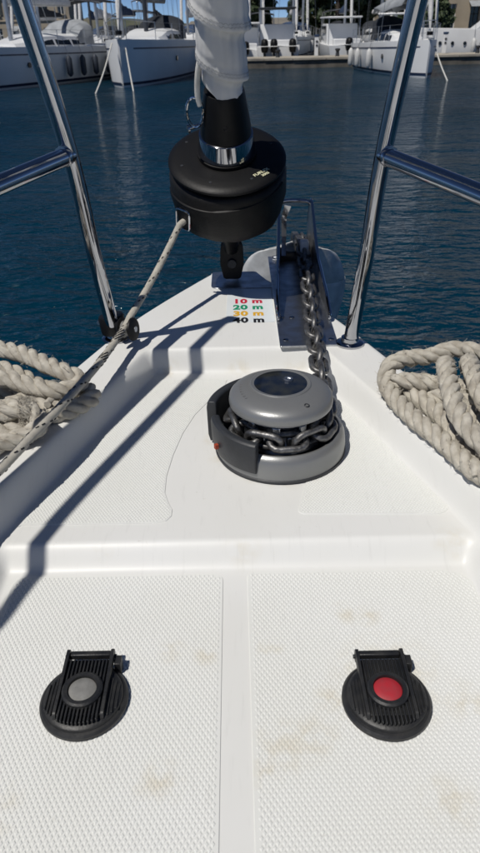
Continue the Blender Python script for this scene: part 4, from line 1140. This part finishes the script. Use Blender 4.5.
# ------------------------------------------------------------------ trees
def tree(label, x, y, h, w, m, seed, shape='round', z0=-.3, n=2600):
    rn = random.Random(seed)
    t = empty('tree', (x, y, z0)); tag(t, label, 'tree', 'trees on the shore')
    mb = MB(); mb.tube([(0, 0, -.4), (.1, 0, h * .2), (0, .1, h * .5), (.1, 0, h * .85)], [.26, .2, .14, .04], 8)
    clumps = []
    nc = 70
    for i in range(nc):
        f = rn.random(); a = rn.uniform(0, 2 * PI)
        if shape == 'cone': rad = w * (1 - f) ** .7 * (.25 + .75 * min(1, f * 6)) * rn.uniform(.5, 1); zz = h * (.08 + .92 * f)
        elif shape == 'pine': rad = w * rn.uniform(.1, 1) * math.sin(PI * (.15 + .8 * f)) ; zz = h * (.42 + .58 * f)
        else: rad = w * math.sin(PI * (.12 + .82 * f)) ** .8 * rn.uniform(.4, 1); zz = h * (.05 + .92 * f)
        c = Vector((rad * math.cos(a), rad * math.sin(a), zz)); clumps.append((c, rn.uniform(.5, .95) * (w * .34 + .18)))
        if i % 2 == 0:
            mb.tube([(0, 0, zz * .72), c * .6 + Vector((0, 0, zz * .36)), c], [.07, .045, .015], 5)
    mb.build('trunk', 'trunk', t)
    mb = MB()
    for i in range(n):
        c, r = clumps[rn.randrange(nc)]
        while True:
            v = Vector((rn.uniform(-1, 1), rn.uniform(-1, 1), rn.uniform(-1, 1)))
            if .15 < v.length < 1: break
        p = c + Vector((v.x, v.y, v.z * .75)) * r
        s = rn.uniform(.10, .22)
        nrm = (v + Vector((rn.uniform(-.7, .7), rn.uniform(-.7, .7), rn.uniform(-.3, .9)))).normalized()
        a = nrm.orthogonal().normalized(); a = (Matrix.Rotation(rn.uniform(0, 6.3), 3, nrm) @ a); b = nrm.cross(a)
        mb.add([p - a * s * 1.7, p - b * s * .7, p + a * s * 1.7, p + b * s * .7 + nrm * s * .3], [(0, 1, 2, 3)])
    me = bpy.data.meshes.new('crown'); me.from_pydata(mb.v, [], mb.f); me.materials.append(M[m])
    o = bpy.data.objects.new('crown', me); col.objects.link(o); o.parent = t
    return t
tree('dark conifer just right of the rolled headsail', 1.3, 76, 11, 2.0, 'leaf1', 1, 'cone', n=9000)
tree('narrow dark tree left of the sky gap beyond the outboard motorboat', 3.0, 79, 10, 1.5, 'leaf1', 2, 'cone', n=7000)
tree('dark tree right of the sky gap behind the masts', 7.3, 77, 10, 2.1, 'leaf1', 3, 'round', n=10000)
tree('broad dark tree behind the middle of the quay', 10.2, 75, 11, 2.7, 'leaf1', 4, 'round', n=12000)
tree('olive green tree beside the masts left of the boom tent', 12.9, 77, 9, 2.0, 'leaf2', 5, 'round', n=9000)
tree('dark tree behind the boom tent of the right sloop', 16.4, 79, 9, 1.8, 'leaf1', 6, 'round', n=7000)
tree('low round bush in front of the beige house', 19.6, 73.0, 2.6, 1.3, 'leaf1', 7, 'round', n=3000)
tree('dark tree hidden mostly behind the rolled headsail', -1.4, 78, 9, 2.2, 'leaf1', 8, 'round', n=6000)

# ------------------------------------------------------------------ houses on the shore
def house(label, x0, x1, y, h, fm, cols, rows_, seed, z0=-.2):
    rn = random.Random(seed)
    W = x1 - x0
    t = empty('house', ((x0 + x1) / 2, y, z0)); tag(t, label, 'building', 'houses on the shore')
    D = 9
    # facade with openings: piers and spandrels
    mb = MB(); cw = W / cols; rh = h / rows_
    ww, wh = cw * .40, rh * .56
    for c in range(cols + 1):
        xa = -W / 2 + (c - 1) * cw + cw / 2 + ww / 2 if c else -W / 2
        xb = -W / 2 + c * cw + cw / 2 - ww / 2 if c < cols else W / 2
        mb.box(((xa + xb) / 2, .2, h / 2 - .5), (xb - xa, .4, h + 1))
    for c in range(cols):
        xc = -W / 2 + (c + .5) * cw
        zs = -1.
        for r in range(rows_):
            zb = r * rh + (rh * .24 if r else 0); mb.box((xc, .2, (zs + zb) / 2), (ww, .396, zb - zs)); zs = (r * rh + (rh * .24 if r else 0)) + (wh if r else rh * .72)
        mb.box((xc, .2, (zs + h) / 2), (ww, .396, h - zs))
    mb.box((0, D / 2 + .35, h / 2 - .5), (W - .1, D - .6, h + .9))
    mb.build('wall', fm, t, smooth=0)
    MB().box((0, .12, h + .12), (W + .5, .9, .24)).build('cornice', fm, t, bevel=.04)
    for r in range(1, rows_):
        MB().box((0, -.04, r * rh + .02), (W + .02, .12, .16)).build('string_course', fm, t, bevel=.02)
    mb = MB(); mb.add([(-W / 2 - .4, -.4, h + .2), (W / 2 + .4, -.4, h + .2), (W / 2 + .4, D + .4, h + .2), (-W / 2 - .4, D + .4, h + .2), (-W / 2 + 2, D / 2, h + 2.2), (W / 2 - 2, D / 2, h + 2.2)],
           [(0, 1, 5, 4), (1, 2, 5), (2, 3, 4, 5), (3, 0, 4)]); mb.build('roof', 'roof', t, smooth=0)
    for c in range(cols):
        xc = -W / 2 + (c + .5) * cw
        for r in range(rows_):
            zb = r * rh + (rh * .24 if r else 0); hh = wh if r else rh * .72
            nm = 'window' if r else 'door'
            f = MB().box((xc, .28, zb + hh / 2), (ww, .05, hh)).build('glass_pane' if 0 else nm, 'glass', t)
            mb = MB(); mb.box((xc, .24, zb + hh / 2), (.08, .06, hh)); mb.box((xc, .24, zb + hh * .62), (ww, .06, .07)); mb.box((xc - ww / 2 + .04, .24, zb + hh / 2), (.08, .062, hh)); mb.box((xc + ww / 2 - .04, .24, zb + hh / 2), (.08, .062, hh))
            mb.build('frame', 'shutter' if rn.random() < .4 else 'hullw', f, smooth=0)
            if r:
                MB().box((xc, -.06, zb - .06), (ww + .3, .22, .1)).build('sill', fm, f, bevel=.01)
                if rn.random() < .65:
                    for s_ in (-1, 1): MB().box((xc + s_ * (ww * .76), -.05, zb + hh / 2), (ww * .46, .06, hh)).build('shutter', 'shutter', f, bevel=.01)
            else:
                if rn.random() < .6:
                    MB().add([(xc - ww * .8, -.02, zb + hh + .25), (xc + ww * .8, -.02, zb + hh + .25), (xc + ww * .8, -1.1, zb + hh - .25), (xc - ww * .8, -1.1, zb + hh - .25)], [(0, 1, 2, 3)]).build('awning', 'canvas_grey', f, smooth=0)
    return t
house('beige plastered house with tall windows at the right edge of the shore', 18.4, 37, 77, 9.6, 'facade', 8, 3, 4)
house('grey stone house behind the trees left of the beige house', 12.5, 17.9, 84, 11, 'facade2', 3, 3, 6)
house('long pale house on the shore behind the far left boats', -34, -20, 96, 5.4, 'facade', 7, 2, 9, z0=-1.1)
